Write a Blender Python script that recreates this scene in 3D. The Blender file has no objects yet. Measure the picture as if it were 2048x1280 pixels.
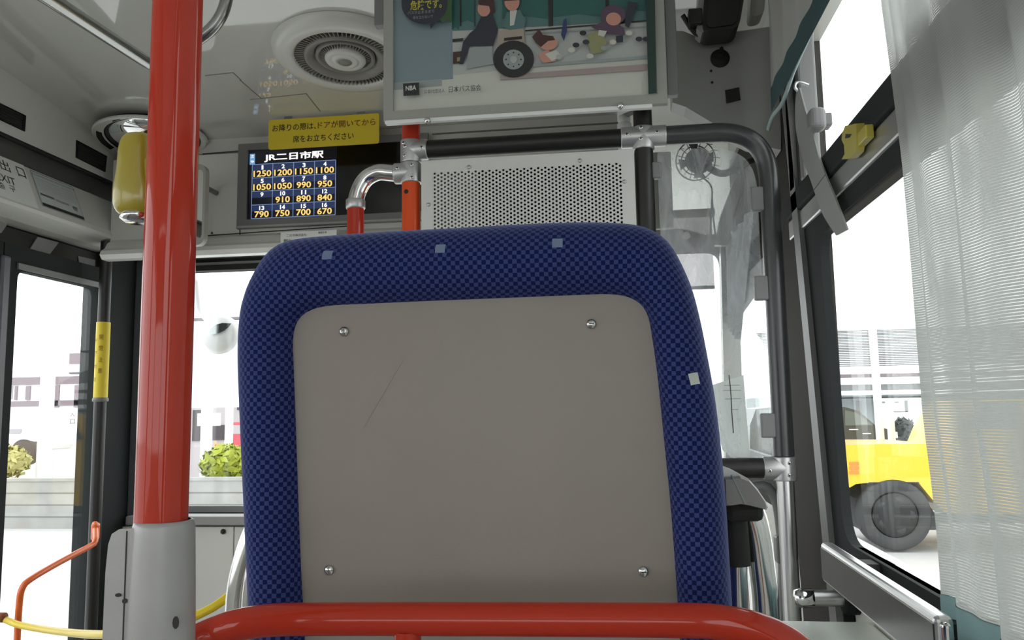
import bpy, bmesh, random
from math import sin, cos, radians, pi, sqrt, atan2, floor
from mathutils import Vector, Matrix

random.seed(7)
scene = bpy.context.scene
COL = scene.collection
H = 1.30            # eye height above the bus floor; everything below is written relative to the eye and lifted at the end

# ------------------------------------------------------------------ camera
F_PX = 1600.0       # focal length in pixels of the 2048 px wide frame
YAW, PITCH, ROLL = radians(7.3), radians(6.4), 0.0159
R0 = Vector((cos(YAW), sin(YAW), 0))
FW = Vector((-sin(YAW) * cos(PITCH), cos(YAW) * cos(PITCH), sin(PITCH)))
U0 = R0.cross(FW)
RT = cos(ROLL) * R0 - sin(ROLL) * U0
UP = sin(ROLL) * R0 + cos(ROLL) * U0
cam_data = bpy.data.cameras.new('camera')
cam_data.sensor_width = 36.0
cam_data.lens = F_PX / 2048 * 36.0
cam_data.clip_start = 0.02
cam_data.clip_end = 400
cam = bpy.data.objects.new('camera', cam_data)
COL.objects.link(cam)
cam.matrix_world = Matrix(((RT.x, UP.x, -FW.x, 0), (RT.y, UP.y, -FW.y, 0), (RT.z, UP.z, -FW.z, H), (0, 0, 0, 1)))
scene.camera = cam

# ------------------------------------------------------------------ sky, exposure
SKY = 2.8
world = bpy.data.worlds.new('overcast_sky')
scene.world = world
world.use_nodes = True
wn = world.node_tree
wn.nodes.clear()
wo = wn.nodes.new('ShaderNodeOutputWorld')
wb = wn.nodes.new('ShaderNodeBackground')
wb.inputs['Color'].default_value = (0.965, 0.985, 1.0, 1)
wb.inputs['Strength'].default_value = SKY
wn.links.new(wb.outputs[0], wo.inputs[0])
scene.view_settings.view_transform = 'Standard'
scene.view_settings.look = 'None'
scene.view_settings.exposure = 0.0
scene.view_settings.gamma = 1.0
scene.view_settings.use_curve_mapping = False
scene.cycles.transparent_max_bounces = 24
scene.cycles.sample_clamp_indirect = 6.0


def at(px, py, axis, val):
    """the point of the plane axis = val that the photograph shows at pixel (px, py)"""
    d = RT * ((px - 1024) / F_PX) + UP * ((640 - py) / F_PX) + FW
    return d * (val / d['XYZ'.index(axis)])


# ------------------------------------------------------------------ materials
def srgb(r, g, b):
    f = lambda c: (c / 255 / 12.92) if c / 255 <= 0.04045 else ((c / 255 + 0.055) / 1.055) ** 2.4
    return (f(r), f(g), f(b), 1)


class NT:
    def __init__(s, m):
        s.t = m.node_tree
    def n(s, typ, **kw):
        nd = s.t.nodes.new(typ)
        for k, v in kw.items():
            setattr(nd, k, v)
        return nd
    def l(s, a, b):
        s.t.links.new(a, b)
    def math(s, op, a, b=None, c=None):
        nd = s.n('ShaderNodeMath', operation=op)
        for i, v in enumerate((a, b, c)):
            if v is None:
                continue
            if isinstance(v, (int, float)):
                nd.inputs[i].default_value = v
            else:
                s.l(v, nd.inputs[i])
        return nd.outputs[0]


def mat(name, col, rough=0.5, metal=0.0, coat=0.0, bump=0.0, bscale=200.0, mottle=0.0, mscale=12.0, sheen=0.0, spec=0.5, coat_rough=0.05):
    m = bpy.data.materials.new(name)
    m.use_nodes = True
    t = NT(m)
    b = t.t.nodes['Principled BSDF']
    if len(col) == 3:
        col = (*col, 1)
    b.inputs['Base Color'].default_value = col
    b.inputs['Roughness'].default_value = rough
    b.inputs['Metallic'].default_value = metal
    b.inputs['Coat Weight'].default_value = coat
    b.inputs['Coat Roughness'].default_value = coat_rough
    b.inputs['Sheen Weight'].default_value = sheen
    b.inputs['Specular IOR Level'].default_value = spec
    if bump or mottle:
        tc = t.n('ShaderNodeTexCoord')
        if mottle:
            nz = t.n('ShaderNodeTexNoise')
            nz.inputs['Scale'].default_value = mscale
            nz.inputs['Detail'].default_value = 5
            t.l(tc.outputs['Object'], nz.inputs['Vector'])
            mx = t.n('ShaderNodeMix', data_type='RGBA')
            mx.inputs[6].default_value = tuple(c * (1 - mottle) for c in col[:3]) + (1,)
            mx.inputs[7].default_value = tuple(min(1, c * (1 + mottle)) for c in col[:3]) + (1,)
            t.l(nz.outputs[0], mx.inputs[0])
            t.l(mx.outputs[2], b.inputs['Base Color'])
        if bump:
            n2 = t.n('ShaderNodeTexNoise')
            n2.inputs['Scale'].default_value = bscale
            t.l(tc.outputs['Object'], n2.inputs['Vector'])
            bp = t.n('ShaderNodeBump')
            bp.inputs['Strength'].default_value = bump
            bp.inputs['Distance'].default_value = 0.002
            t.l(n2.outputs[0], bp.inputs['Height'])
            t.l(bp.outputs[0], b.inputs['Normal'])
    return m


def emit(name, col, strength):
    m = bpy.data.materials.new(name)
    m.use_nodes = True
    b = m.node_tree.nodes['Principled BSDF']
    b.inputs['Base Color'].default_value = (0.01, 0.01, 0.012, 1)
    b.inputs['Roughness'].default_value = 0.25
    b.inputs['Emission Color'].default_value = col
    b.inputs['Emission Strength'].default_value = strength
    return m


def glass_mat(name, tint=(1, 1, 1), refl=0.05, haze=0.0, haze_col=(0.8, 0.82, 0.83), smudge=0.0):
    """thin pane: light passes straight through, a little is mirrored, dirt on it scatters"""
    m = bpy.data.materials.new(name)
    m.use_nodes = True
    t = NT(m)
    t.t.nodes.clear()
    out = t.n('ShaderNodeOutputMaterial')
    tr = t.n('ShaderNodeBsdfTransparent')
    tr.inputs[0].default_value = (*tint, 1)
    gl = t.n('ShaderNodeBsdfGlossy')
    gl.inputs['Roughness'].default_value = 0.02
    fr = t.n('ShaderNodeLayerWeight')
    fr.inputs[0].default_value = 0.5
    f5 = t.math('POWER', fr.outputs['Facing'], 5.0)
    mx = t.n('ShaderNodeMixShader')
    t.l(t.math('ADD', t.math('MULTIPLY', f5, 0.35), refl), mx.inputs[0])
    t.l(tr.outputs[0], mx.inputs[1])
    t.l(gl.outputs[0], mx.inputs[2])
    last = mx.outputs[0]
    if haze:
        tc = t.n('ShaderNodeTexCoord')
        n1 = t.n('ShaderNodeTexNoise')
        n1.inputs['Scale'].default_value = 9
        n1.inputs['Detail'].default_value = 8
        n1.inputs['Distortion'].default_value = 1.4
        mp = t.n('ShaderNodeMapping')
        mp.inputs['Scale'].default_value = (2.2, 1, 0.9)
        t.l(tc.outputs['Object'], mp.inputs[0])
        t.l(mp.outputs[0], n1.inputs['Vector'])
        rm = t.n('ShaderNodeMapRange')
        rm.inputs['From Min'].default_value = 0.35
        rm.inputs['From Max'].default_value = 0.75
        rm.inputs['To Min'].default_value = haze
        rm.inputs['To Max'].default_value = min(1, haze + smudge)
        t.l(n1.outputs[0], rm.inputs[0])
        df = t.n('ShaderNodeBsdfDiffuse')
        df.inputs[0].default_value = (*haze_col, 1)
        tl = t.n('ShaderNodeBsdfTranslucent')
        tl.inputs[0].default_value = (*haze_col, 1)
        m1 = t.n('ShaderNodeMixShader')
        t.l(df.outputs[0], m1.inputs[1])
        t.l(tl.outputs[0], m1.inputs[2])
        m2 = t.n('ShaderNodeMixShader')
        t.l(rm.outputs[0], m2.inputs[0])
        t.l(last, m2.inputs[1])
        t.l(m1.outputs[0], m2.inputs[2])
        last = m2.outputs[0]
    t.l(last, out.inputs[0])
    return m


M = {}
M['ceiling'] = mat('ceiling_panel', (0.60, 0.60, 0.55), 0.5, coat=1.0, coat_rough=0.035, mottle=0.03, mscale=3)
M['ceiling'].node_tree.nodes['Principled BSDF'].inputs['Coat IOR'].default_value = 1.75
M['wall'] = mat('interior_panel', (0.66, 0.66, 0.61), 0.4, coat=0.15, coat_rough=0.15, mottle=0.04, mscale=4)
M['wall_lip'] = mat('header_lip', (0.80, 0.80, 0.75), 0.22, coat=0.4, coat_rough=0.08)
M['recess'] = mat('recess_grey', (0.16, 0.16, 0.145), 0.6)
M['groove'] = mat('seam_dark', (0.02, 0.02, 0.018), 0.7)
M['dark_wall'] = mat('charcoal_trim', (0.05, 0.048, 0.045), 0.65, mottle=0.1, spec=0.2)
M['brown_trim'] = mat('brown_grey_trim', (0.045, 0.041, 0.037), 0.75, spec=0.1)
M['black'] = mat('black_rubber', (0.014, 0.015, 0.015), 0.7, spec=0.12)
M['pillar'] = mat('pillar_black', (0.026, 0.030, 0.030), 0.75, bump=0.05, bscale=300, spec=0.14)
M['blue_grey'] = mat('blue_grey_post', (0.115, 0.125, 0.14), 0.4)
M['floor'] = mat('floor_vinyl', (0.16, 0.16, 0.155), 0.5, mottle=0.2, mscale=60)
M['red'] = mat('red_paint', (0.47, 0.034, 0.014), 0.6, coat=0.75, coat_rough=0.05, mottle=0.06, mscale=10, spec=0.05)
M['orange'] = mat('orange_paint', (0.74, 0.085, 0.014), 0.5, coat=0.25, coat_rough=0.1, spec=0.2)
M['strap_orange'] = mat('bright_orange_paint', (0.80, 0.14, 0.02), 0.35, coat=0.4)
M['chrome'] = mat('chrome', (0.72, 0.72, 0.71), 0.12, metal=1.0)
M['rail_steel'] = mat('dull_rail_steel', (0.34, 0.34, 0.325), 0.22, metal=1.0)
M['steel'] = mat('satin_steel', (0.62, 0.62, 0.61), 0.28, metal=1.0)
M['bar_side'] = mat('shaded_metal_side', (0.05, 0.05, 0.048), 0.22, spec=0.5)
M['alu'] = mat('aluminium', (0.50, 0.50, 0.49), 0.32, metal=0.85)
M['cast'] = mat('cast_joint', (0.55, 0.55, 0.545), 0.36, metal=0.75)
M['padblack'] = mat('black_pipe_cover', (0.013, 0.012, 0.011), 0.42, bump=0.04, bscale=400)
M['pipegrey'] = mat('grey_black_pipe', (0.040, 0.040, 0.042), 0.3, coat=0.3, coat_rough=0.25)
M['grey_plastic'] = mat('grey_plastic', (0.27, 0.265, 0.255), 0.42, bump=0.05, bscale=500, mottle=0.06)
M['clip'] = mat('clip_plastic', (0.20, 0.20, 0.20), 0.45)
M['frame_grey'] = mat('poster_frame', (0.36, 0.36, 0.325), 0.4, coat=0.2)
M['bezel'] = mat('display_bezel', (0.19, 0.19, 0.185), 0.45)
M['lcd_off'] = mat('dark_display', (0.006, 0.006, 0.006), 0.12)
M['sign_yellow'] = mat('yellow_sign', (0.78, 0.60, 0.028), 0.5)
M['olive'] = mat('olive_plastic', (0.36, 0.30, 0.025), 0.28, coat=0.5, coat_rough=0.08)
M['latch'] = mat('yellow_latch', (0.50, 0.43, 0.07), 0.35, coat=0.3)
M['ink'] = mat('black_ink', (0.015, 0.013, 0.01), 0.6)
M['ink_brown'] = mat('faded_red_ink', (0.22, 0.06, 0.012), 0.6)
M['white_plate'] = mat('white_plate', (0.84, 0.85, 0.82), 0.4)
M['paper'] = mat('paper', (0.78, 0.78, 0.74), 0.7)
M['print_grey'] = mat('print_grey', (0.33, 0.37, 0.36), 0.6)
M['cream'] = mat('cream_panel', (0.62, 0.61, 0.56), 0.4)
M['vent_white'] = mat('vent_plastic', (0.68, 0.68, 0.63), 0.32, coat=0.2)
M['vent_grey'] = mat('vent_grey', (0.26, 0.25, 0.225), 0.45)
M['yellow_rope'] = mat('yellow_hose', (0.78, 0.58, 0.02), 0.4, coat=0.2)
M['teal_hem'] = mat('teal_hem', (0.06, 0.10, 0.105), 0.9, spec=0.1)
M['shelf'] = mat('shelf_vinyl', (0.78, 0.82, 0.75), 0.35, coat=0.2, mottle=0.03)
M['seat_panel'] = mat('seat_back_shell', (0.275, 0.243, 0.212), 0.42, bump=0.08, bscale=700, mottle=0.04, mscale=20, coat=0.12, coat_rough=0.3)
M['glass'] = glass_mat('window_glass', (0.97, 0.985, 0.98), 0.03)
M['acrylic'] = glass_mat('scuffed_acrylic', (0.95, 0.97, 0.97), 0.04, haze=0.17, smudge=0.28, haze_col=(0.80, 0.84, 0.86))
M['asphalt'] = mat('asphalt', (0.52, 0.52, 0.51), 0.9, mottle=0.08, mscale=2)
M['white_paint'] = mat('white_paint', (0.80, 0.80, 0.79), 0.5)
M['screen_bg'] = emit('screen_black', srgb(8, 9, 18), 1.0)
M['screen_cell'] = emit('screen_navy', srgb(36, 50, 84), 1.0)
M['screen_line'] = emit('screen_line', srgb(120, 145, 190), 1.0)
M['screen_white'] = emit('screen_white', srgb(255, 255, 255), 1.15)
M['screen_amber'] = emit('screen_amber', srgb(255, 212, 120), 1.1)
M['screen_blue'] = emit('screen_blue', srgb(110, 160, 205), 1.0)


# ------------------------------------------------------------------ mesh builder (world coordinates in, one object out)
class MB:
    def __init__(s):
        s.v, s.f, s.mi, s.sm, s.uv, s.mats = [], [], [], [], {}, []

    def mid(s, m):
        if isinstance(m, str):
            m = M[m]
        if m not in s.mats:
            s.mats.append(m)
        return s.mats.index(m)

    def add(s, verts, faces, m, smooth=False, uvs=None):
        o = len(s.v)
        s.v += [Vector(v) for v in verts]
        k = s.mid(m)
        for f in faces:
            s.f.append([o + i for i in f])
            s.mi.append(k)
            s.sm.append(smooth)
        if uvs:
            for i, u in enumerate(uvs):
                s.uv[o + i] = u
        return s

    def box(s, lo, hi, m, bev=0.0, seg=2, rot=None):
        lo, hi = Vector(lo), Vector(hi)
        bm = bmesh.new()
        bmesh.ops.create_cube(bm, size=1)
        c, d = (lo + hi) / 2, hi - lo
        for v in bm.verts:
            v.co = Vector((v.co.x * d.x, v.co.y * d.y, v.co.z * d.z))
        if bev:
            bmesh.ops.bevel(bm, geom=bm.edges[:], offset=min(bev, 0.49 * min(abs(x) for x in d)), segments=seg, affect='EDGES', profile=0.5)
        if rot is not None:
            bmesh.ops.rotate(bm, verts=bm.verts, cent=(0, 0, 0), matrix=rot)
        bm.verts.index_update()
        s.add([v.co + c for v in bm.verts], [[v.index for v in f.verts] for f in bm.faces], m, smooth=False)
        bm.free()
        return s

    def prism(s, pts, vec, m, smooth=False):
        pts = [Vector(p) for p in pts]
        vec = Vector(vec)
        n = len(pts)
        s.add(pts + [p + vec for p in pts], [list(range(n))[::-1], list(range(n, 2 * n))] + [[i, (i + 1) % n, n + (i + 1) % n, n + i] for i in range(n)], m, smooth)
        return s

    def tube(s, path, r, m, seg=16, caps=True, closed=False):
        path = [Vector(p) for p in path]
        n = len(path)
        rr = r if isinstance(r, (list, tuple)) else [r] * n
        tang = []
        for i in range(n):
            a = path[(i - 1) % n] if (closed or i > 0) else path[i]
            b = path[(i + 1) % n] if (closed or i < n - 1) else path[i]
            tang.append((b - a).normalized())
        ref = Vector((0, 0, 1)) if abs(tang[0].z) < 0.9 else Vector((1, 0, 0))
        nrm = (ref - tang[0] * ref.dot(tang[0])).normalized()
        vs = []
        for i in range(n):
            nrm = (nrm - tang[i] * nrm.dot(tang[i])).normalized()
            bn = tang[i].cross(nrm)
            for k in range(seg):
                a = 2 * pi * k / seg
                vs.append(path[i] + (nrm * cos(a) + bn * sin(a)) * rr[i])
        fs = []
        for i in range(n if closed else n - 1):
            j = (i + 1) % n
            for k in range(seg):
                fs.append([i * seg + k, i * seg + (k + 1) % seg, j * seg + (k + 1) % seg, j * seg + k])
        o = len(s.v)
        s.add(vs, fs, m, True)
        if caps and not closed:
            s.add(vs[:seg], [list(range(seg))[::-1]], m)
            s.add(vs[-seg:], [list(range(seg))], m)
        return s

    def lathe(s, c, axis, prof, m, seg=32, smooth=True, cap0=True, cap1=True, xdir=None, sx=1.0):
        """prof: (radius, distance along axis)"""
        c, ax = Vector(c), Vector(axis).normalized()
        x = Vector(xdir) if xdir else (Vector((1, 0, 0)) if abs(ax.x) < 0.9 else Vector((0, 1, 0)))
        x = (x - ax * x.dot(ax)).normalized()
        y = ax.cross(x)
        vs, fs = [], []
        for r, h in prof:
            for k in range(seg):
                a = 2 * pi * k / seg
                vs.append(c + ax * h + x * (r * cos(a) * sx) + y * (r * sin(a)))
        for i in range(len(prof) - 1):
            for k in range(seg):
                fs.append([i * seg + k, i * seg + (k + 1) % seg, (i + 1) * seg + (k + 1) % seg, (i + 1) * seg + k])
        if cap0:
            fs.append(list(range(seg))[::-1])
        if cap1:
            fs.append([(len(prof) - 1) * seg + k for k in range(seg)])
        return s.add(vs, fs, m, smooth)

    def grid(s, fn, nu, nv, m, uvfn=None, smooth=True):
        vs, uv, fs = [], [], []
        for j in range(nv + 1):
            for i in range(nu + 1):
                u, v = i / nu, j / nv
                vs.append(fn(u, v))
                uv.append(uvfn(u, v) if uvfn else (u, v))
        for j in range(nv):
            for i in range(nu):
                a = j * (nu + 1) + i
                fs.append([a, a + 1, a + nu + 2, a + nu + 1])
        return s.add(vs, fs, m, smooth, uv)

    def ring(s, outer, inner, vec, m, N=96):
        """plate with a hole: outer and inner are convex loops of points in one plane"""
        outer, inner = [Vector(p) for p in outer], [Vector(p) for p in inner]
        c = sum(inner, Vector()) / len(inner)
        vec = Vector(vec)
        nz = vec.normalized()
        ex = (outer[1] - outer[0]).normalized()
        ey = nz.cross(ex)
        def to2(p):
            d = p - c
            return d.dot(ex), d.dot(ey)
        o2, i2 = [to2(p) for p in outer], [to2(p) for p in inner]
        angs = sorted({round(2 * pi * k / N - pi, 5) for k in range(N)} | {round(atan2(y, x), 5) for x, y in o2} | {round(atan2(y, x), 5) for x, y in i2})
        def hit(poly, a):
            dx, dy = cos(a), sin(a)
            best = None
            for k in range(len(poly)):
                (x1, y1), (x2, y2) = poly[k], poly[(k + 1) % len(poly)]
                den = dx * (y2 - y1) - dy * (x2 - x1)
                if abs(den) < 1e-12:
                    continue
                t = (x1 * (y2 - y1) - y1 * (x2 - x1)) / den
                u = (x1 * dy - y1 * dx) / den
                if t > 0 and -1e-6 <= u <= 1 + 1e-6:
                    best = t if best is None else max(best, t)
            return c + ex * dx * best + ey * dy * best
        O = [hit(o2, a) for a in angs]
        I = [hit(i2, a) for a in angs]
        n = len(angs)
        vs = O + I + [p + vec for p in O] + [p + vec for p in I]
        fs = []
        for i in range(n):
            j = (i + 1) % n
            fs += [[i, j, n + j, n + i], [2 * n + i, 3 * n + i, 3 * n + j, 2 * n + j], [i, 2 * n + i, 2 * n + j, j], [n + i, n + j, 3 * n + j, 3 * n + i]]
        return s.add(vs, fs, m)

    def text(s, body, c, ex, ey, m, height=None, width=None, bold=0.0, depth=0.0003, vertical=False):
        """lettering centred on c, ex to the right and ey up"""
        c, ex, ey = Vector(c), Vector(ex).normalized(), Vector(ey).normalized()
        vs, fs = text_shape(body, bold)
        x0, x1 = min(v[0] for v in vs), max(v[0] for v in vs)
        y0, y1 = min(v[1] for v in vs), max(v[1] for v in vs)
        sy = height / (y1 - y0) if height else width / (x1 - x0)
        sx = width / (x1 - x0) if width else sy
        nz = ex.cross(ey)
        P = [c + ex * ((v[0] - (x0 + x1) / 2) * sx) + ey * ((v[1] - (y0 + y1) / 2) * sy) + nz * depth for v in vs]
        return s.add(P, fs, m)

    def build(s, name, parent=None, origin=None):
        lo = Vector([min(v[i] for v in s.v) for i in range(3)])
        hi = Vector([max(v[i] for v in s.v) for i in range(3)])
        org = Vector(origin) if origin is not None else Vector(((lo.x + hi.x) / 2, (lo.y + hi.y) / 2, lo.z))
        me = bpy.data.meshes.new(name)
        me.from_pydata([v - org for v in s.v], [], s.f)
        for m in s.mats:
            me.materials.append(m)
        for p, k, sm in zip(me.polygons, s.mi, s.sm):
            p.material_index = k
            p.use_smooth = sm
        if s.uv:
            ul = me.uv_layers.new(name='UVMap')
            for lp in me.loops:
                ul.data[lp.index].uv = s.uv.get(lp.vertex_index, (0, 0))
        me.validate()
        bm = bmesh.new()
        bm.from_mesh(me)
        bmesh.ops.recalc_face_normals(bm, faces=bm.faces[:])
        bm.to_mesh(me)
        bm.free()
        o = bpy.data.objects.new(name, me)
        COL.objects.link(o)
        if parent is not None:
            o.parent = parent
            w = Vector((0, 0, 0))
            p = parent
            while p is not None:
                w += p.location
                p = p.parent
            o.location = org - w
        else:
            o.location = org
        return o


_tc = {}
def text_shape(body, bold):
    k = (body, bold)
    if k not in _tc:
        cu = bpy.data.curves.new('lettering', 'FONT')
        cu.body = body
        cu.offset = bold
        cu.resolution_u = 3
        o = bpy.data.objects.new('lettering', cu)
        COL.objects.link(o)
        dg = bpy.context.evaluated_depsgraph_get()
        me = bpy.data.meshes.new_from_object(o.evaluated_get(dg))
        _tc[k] = ([v.co[:] for v in me.vertices], [list(p.vertices) for p in me.polygons])
        bpy.data.objects.remove(o)
        bpy.data.curves.remove(cu)
        bpy.data.meshes.remove(me)
    return _tc[k]


def thing(name, label, cat, loc, group=None):
    o = bpy.data.objects.new(name, None)
    o.empty_display_size = 0.05
    COL.objects.link(o)
    o.location = loc
    return tag(o, label, cat, group)


def tag(o, label, cat, group=None, kind=None):
    o['label'] = label
    o['category'] = cat
    if group:
        o['group'] = group
    if kind:
        o['kind'] = kind
    return o


def struct(o, label=None, cat=None):
    o['kind'] = 'structure'
    if label:
        o['label'] = label
        o['category'] = cat
    return o


def fillet(pts, r, n=8):
    """polyline with rounded corners"""
    pts = [Vector(p) for p in pts]
    rr = r if isinstance(r, (list, tuple)) else [r] * len(pts)
    out = [pts[0]]
    for i in range(1, len(pts) - 1):
        a, b, c = pts[i - 1], pts[i], pts[i + 1]
        d1, d2 = (a - b).normalized(), (c - b).normalized()
        k = min(rr[i], 0.49 * (a - b).length, 0.49 * (c - b).length) if rr[i] else 0
        if not k:
            out.append(b)
            continue
        p0, p1 = b + d1 * k, b + d2 * k
        for j in range(n + 1):
            t = j / n
            out.append(p0 * (1 - t) ** 2 + b * 2 * t * (1 - t) + p1 * t * t)
    out.append(pts[-1])
    return out


def round_poly(pts, r, n=6):
    pts = [Vector(p) for p in pts]
    out = []
    N = len(pts)
    for i in range(N):
        a, b, c = pts[i - 1], pts[i], pts[(i + 1) % N]
        d1, d2 = (a - b).normalized(), (c - b).normalized()
        k = min(r, 0.45 * (a - b).length, 0.45 * (c - b).length)
        p0, p1 = b + d1 * k, b + d2 * k
        for j in range(n + 1):
            t = j / n
            out.append(p0 * (1 - t) ** 2 + b * 2 * t * (1 - t) + p1 * t * t)
    return out


def spline(pts, n):
    """Catmull-Rom through pts, n samples evenly spaced by length"""
    pts = [Vector(p) for p in pts]
    fine = []
    for i in range(len(pts) - 1):
        p0 = pts[max(i - 1, 0)]; p1 = pts[i]; p2 = pts[i + 1]; p3 = pts[min(i + 2, len(pts) - 1)]
        for j in range(12):
            t = j / 12
            fine.append(0.5 * ((2 * p1) + (p2 - p0) * t + (2 * p0 - 5 * p1 + 4 * p2 - p3) * t * t + (3 * p1 - p0 - 3 * p2 + p3) * t ** 3))
    fine.append(pts[-1])
    L = [0]
    for a, b in zip(fine, fine[1:]):
        L.append(L[-1] + (b - a).length)
    out, k = [], 0
    for i in range(n):
        d = L[-1] * i / (n - 1)
        while k < len(L) - 2 and L[k + 1] < d:
            k += 1
        t = (d - L[k]) / max(L[k + 1] - L[k], 1e-9)
        out.append(fine[k].lerp(fine[k + 1], min(max(t, 0), 1)))
    return out


def copy_part(o, parent, delta):
    c = o.copy()
    COL.objects.link(c)
    c.parent = parent
    c.location = o.location + Vector(delta)
    return c


EX, EY, EZ = Vector((1, 0, 0)), Vector((0, 1, 0)), Vector((0, 0, 1))

# ================================================================== THE SETTING
ZC = 0.95                    # ceiling
XL, XR = -1.75, 0.40         # glass planes of the two sides
YF, YB = 2.80, -3.6          # windscreen, rear end
ZF = -H

b = MB(); b.box((XL - .08, YB, ZF - .05), (XR + .08, YF + .05, ZF), 'floor')
struct(b.build('floor'))

YC0, KC = 1.20, -.100       # from here forward the roof lining falls gently towards the front
def ceil_z(y):
    return ZC + KC * (max(y, YC0) - 1.97)
b = MB()
cp_ = [(YB, ceil_z(YB)), (YC0, ceil_z(YC0)), (2.80, ceil_z(2.80)), (2.80, ceil_z(2.8) + .18), (YB, ceil_z(YB) + .05)]
b.prism([(-1.68, y, z) for y, z in cp_], (1.68 + XR, 0, 0), 'ceiling')
ceiling = struct(b.build('ceiling'))
# hatch seams in the ceiling
def on_ceiling(px, py, dz=0.0):
    d = RT * ((px - 1024) / F_PX) + UP * ((640 - py) / F_PX) + FW
    t_ = (ZC - KC * 1.97 - dz) / (d.z - KC * d.y)
    return d * t_
b = MB()
def seam_line(b, p, q, w=0.004, m='recess', d=0.002):
    p, q = Vector(p), Vector(q)
    t = (q - p).normalized()
    s_ = t.cross(EZ).normalized() * w / 2
    b.prism([p - s_, q - s_, q + s_, p + s_], (0, 0, -d), m)
for p, q in (((500, 199), (612, 187)), ((612, 187), (640, 222)), ((480, 160), (523, 197)), ((410, 151), (466, 145)), ((466, 145), (482, 160))):
    seam_line(b, on_ceiling(*p), on_ceiling(*q), 0.0022, 'vent_grey', .0015)
struct(b.build('trim_1'))

# left header above the door: a profile run along the bus
def hz(y, X):
    return at(0, y, 'X', X).z
prof = [(-1.645, ZC + .06), (-1.650, ZC), (-1.675, hz(262, -1.675)), (-1.735, hz(268, -1.735)), (-1.735, hz(312, -1.735)), (-1.690, hz(313, -1.690)),
        (-1.640, hz(385, -1.640)), (-1.630, hz(395, -1.630)), (-1.632, hz(403, -1.632)), (-1.700, hz(432, -1.700)), (-1.82, hz(432, -1.700)), (-1.82, ZC + .06)]
mseg = ['wall', 'wall', 'recess', 'recess', 'recess', 'wall', 'wall_lip', 'wall_lip', 'wall_lip', 'wall', 'wall', 'wall']
b = MB()
Y0h, Y1h = YB, 2.79
for k in range(len(prof)):
    (xa, za), (xb, zb) = prof[k], prof[(k + 1) % len(prof)]
    b.add([(xa, Y0h, za), (xb, Y0h, zb), (xb, Y1h, zb), (xa, Y1h, za)], [[0, 1, 2, 3]], mseg[k])
# body side below and behind the door
b.box((-1.82, YB, ZF), (-1.76, 1.05, -.32), 'wall')
b.box((-1.82, -1.0, -.32), (-1.76, -.85, .60), 'dark_wall')
b.box((-1.82, YB, -.32), (-1.76, YB + .2, .60), 'dark_wall')
b.box((-1.82, 1.05 - .12, -.32), (-1.76, 1.05, .60), 'dark_wall')
# dark door engine bay above the door leaves
b.box((-1.80, 1.05, .46), (-1.765, 2.80, .60), 'black')
wall_left = struct(b.build('wall_left'))
# dark grooves and vents of the left header
b = MB()
zc_ = hz(262, -1.675)
b.box((-1.683, YB, zc_ - .012), (-1.671, 2.42, zc_ - .006), 'groove')
struct(b.build('trim_2'))

def cove(px, py):
    """point on the sloped upper face of the left header"""
    d = RT * ((px - 1024) / F_PX) + UP * ((640 - py) / F_PX) + FW
    (x0, z0), (x1, z1) = prof[1], prof[2]
    n = Vector((z1 - z0, 0, -(x1 - x0)))
    p0 = Vector((x0, 0, z0))
    return d * (p0.dot(n) / d.dot(n))
n_cove = Vector((prof[1][1] - prof[2][1], 0, prof[2][0] - prof[1][0])).normalized()   # towards the aisle
def cove_vent(quad, label):
    P = [cove(*q) for q in quad]
    t = thing('air_vent', label, 'vent', sum(P, Vector()) / 4, 'dark slot vents in the left header')
    b = MB(); b.ring(P, [p.lerp(sum(P, Vector()) / 4, .10) for p in P], n_cove * .004, 'black'); b.build('vent_frame', t)
    b = MB(); b.prism([p + n_cove * .0005 for p in P], n_cove * .0008, 'groove'); b.build('backing', t)
    b = MB()
    for k in range(1, 6):
        u = k / 6
        p, q = P[0].lerp(P[3], u), P[1].lerp(P[2], u)
        b.prism([p, q, q + EZ * .004, p + EZ * .004], n_cove * .0035, 'padblack')
    b.build('slats', t)
cove_vent([(-60, 178), (50, 231), (48, 263), (-60, 212)], 'dark slot vent in the left header above the EXIT lettering')
cove_vent([(152, 280), (212, 312), (209, 344), (151, 315)], 'small dark slot vent in the left header beside the domed mirror')

# front header across the bus above the windscreen
def fz(y, Y, x=440):
    return at(x, y, 'Y', Y).z
YH = 2.40
fp = [(YH + .02, ZC + .02), (YH + .02, fz(306, YH + .02)), (YH, fz(308, YH)), (YH, fz(471, YH)), (YH - .012, fz(475, YH - .012)), (YH - .028, fz(487, YH - .028)), (YH - .046, fz(491, YH - .046)),
      (YH - .052, fz(499, YH - .052)), (YH - .040, fz(509, YH - .040)), (YH - .010, fz(514, YH - .01)), (YH + .03, fz(514, YH - .01) + .075), (YF + .03, fz(514, YH - .01) + .075), (YF + .03, ZC + .02)]
fm = ['wall', 'recess', 'wall', 'wall', 'wall', 'wall_lip', 'wall_lip', 'wall_lip', 'wall_lip', 'recess', 'recess', 'wall', 'wall']
b = MB()
XHE = .03      # the display header ends where the driver's corner begins
for k in range(len(fp)):
    (ya, za), (yb, zb) = fp[k], fp[(k + 1) % len(fp)]
    b.add([(-1.638, ya, za), (XHE, ya, za), (XHE, yb, zb), (-1.638, yb, zb)], [[0, 1, 2, 3]], fm[k])
b.add([(XHE, y, z) for y, z in fp], [list(range(len(fp)))], 'wall')
b.box((XHE - .01, YF - .02, .84), (.42, YF + .03, ZC + .02), 'wall')
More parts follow.
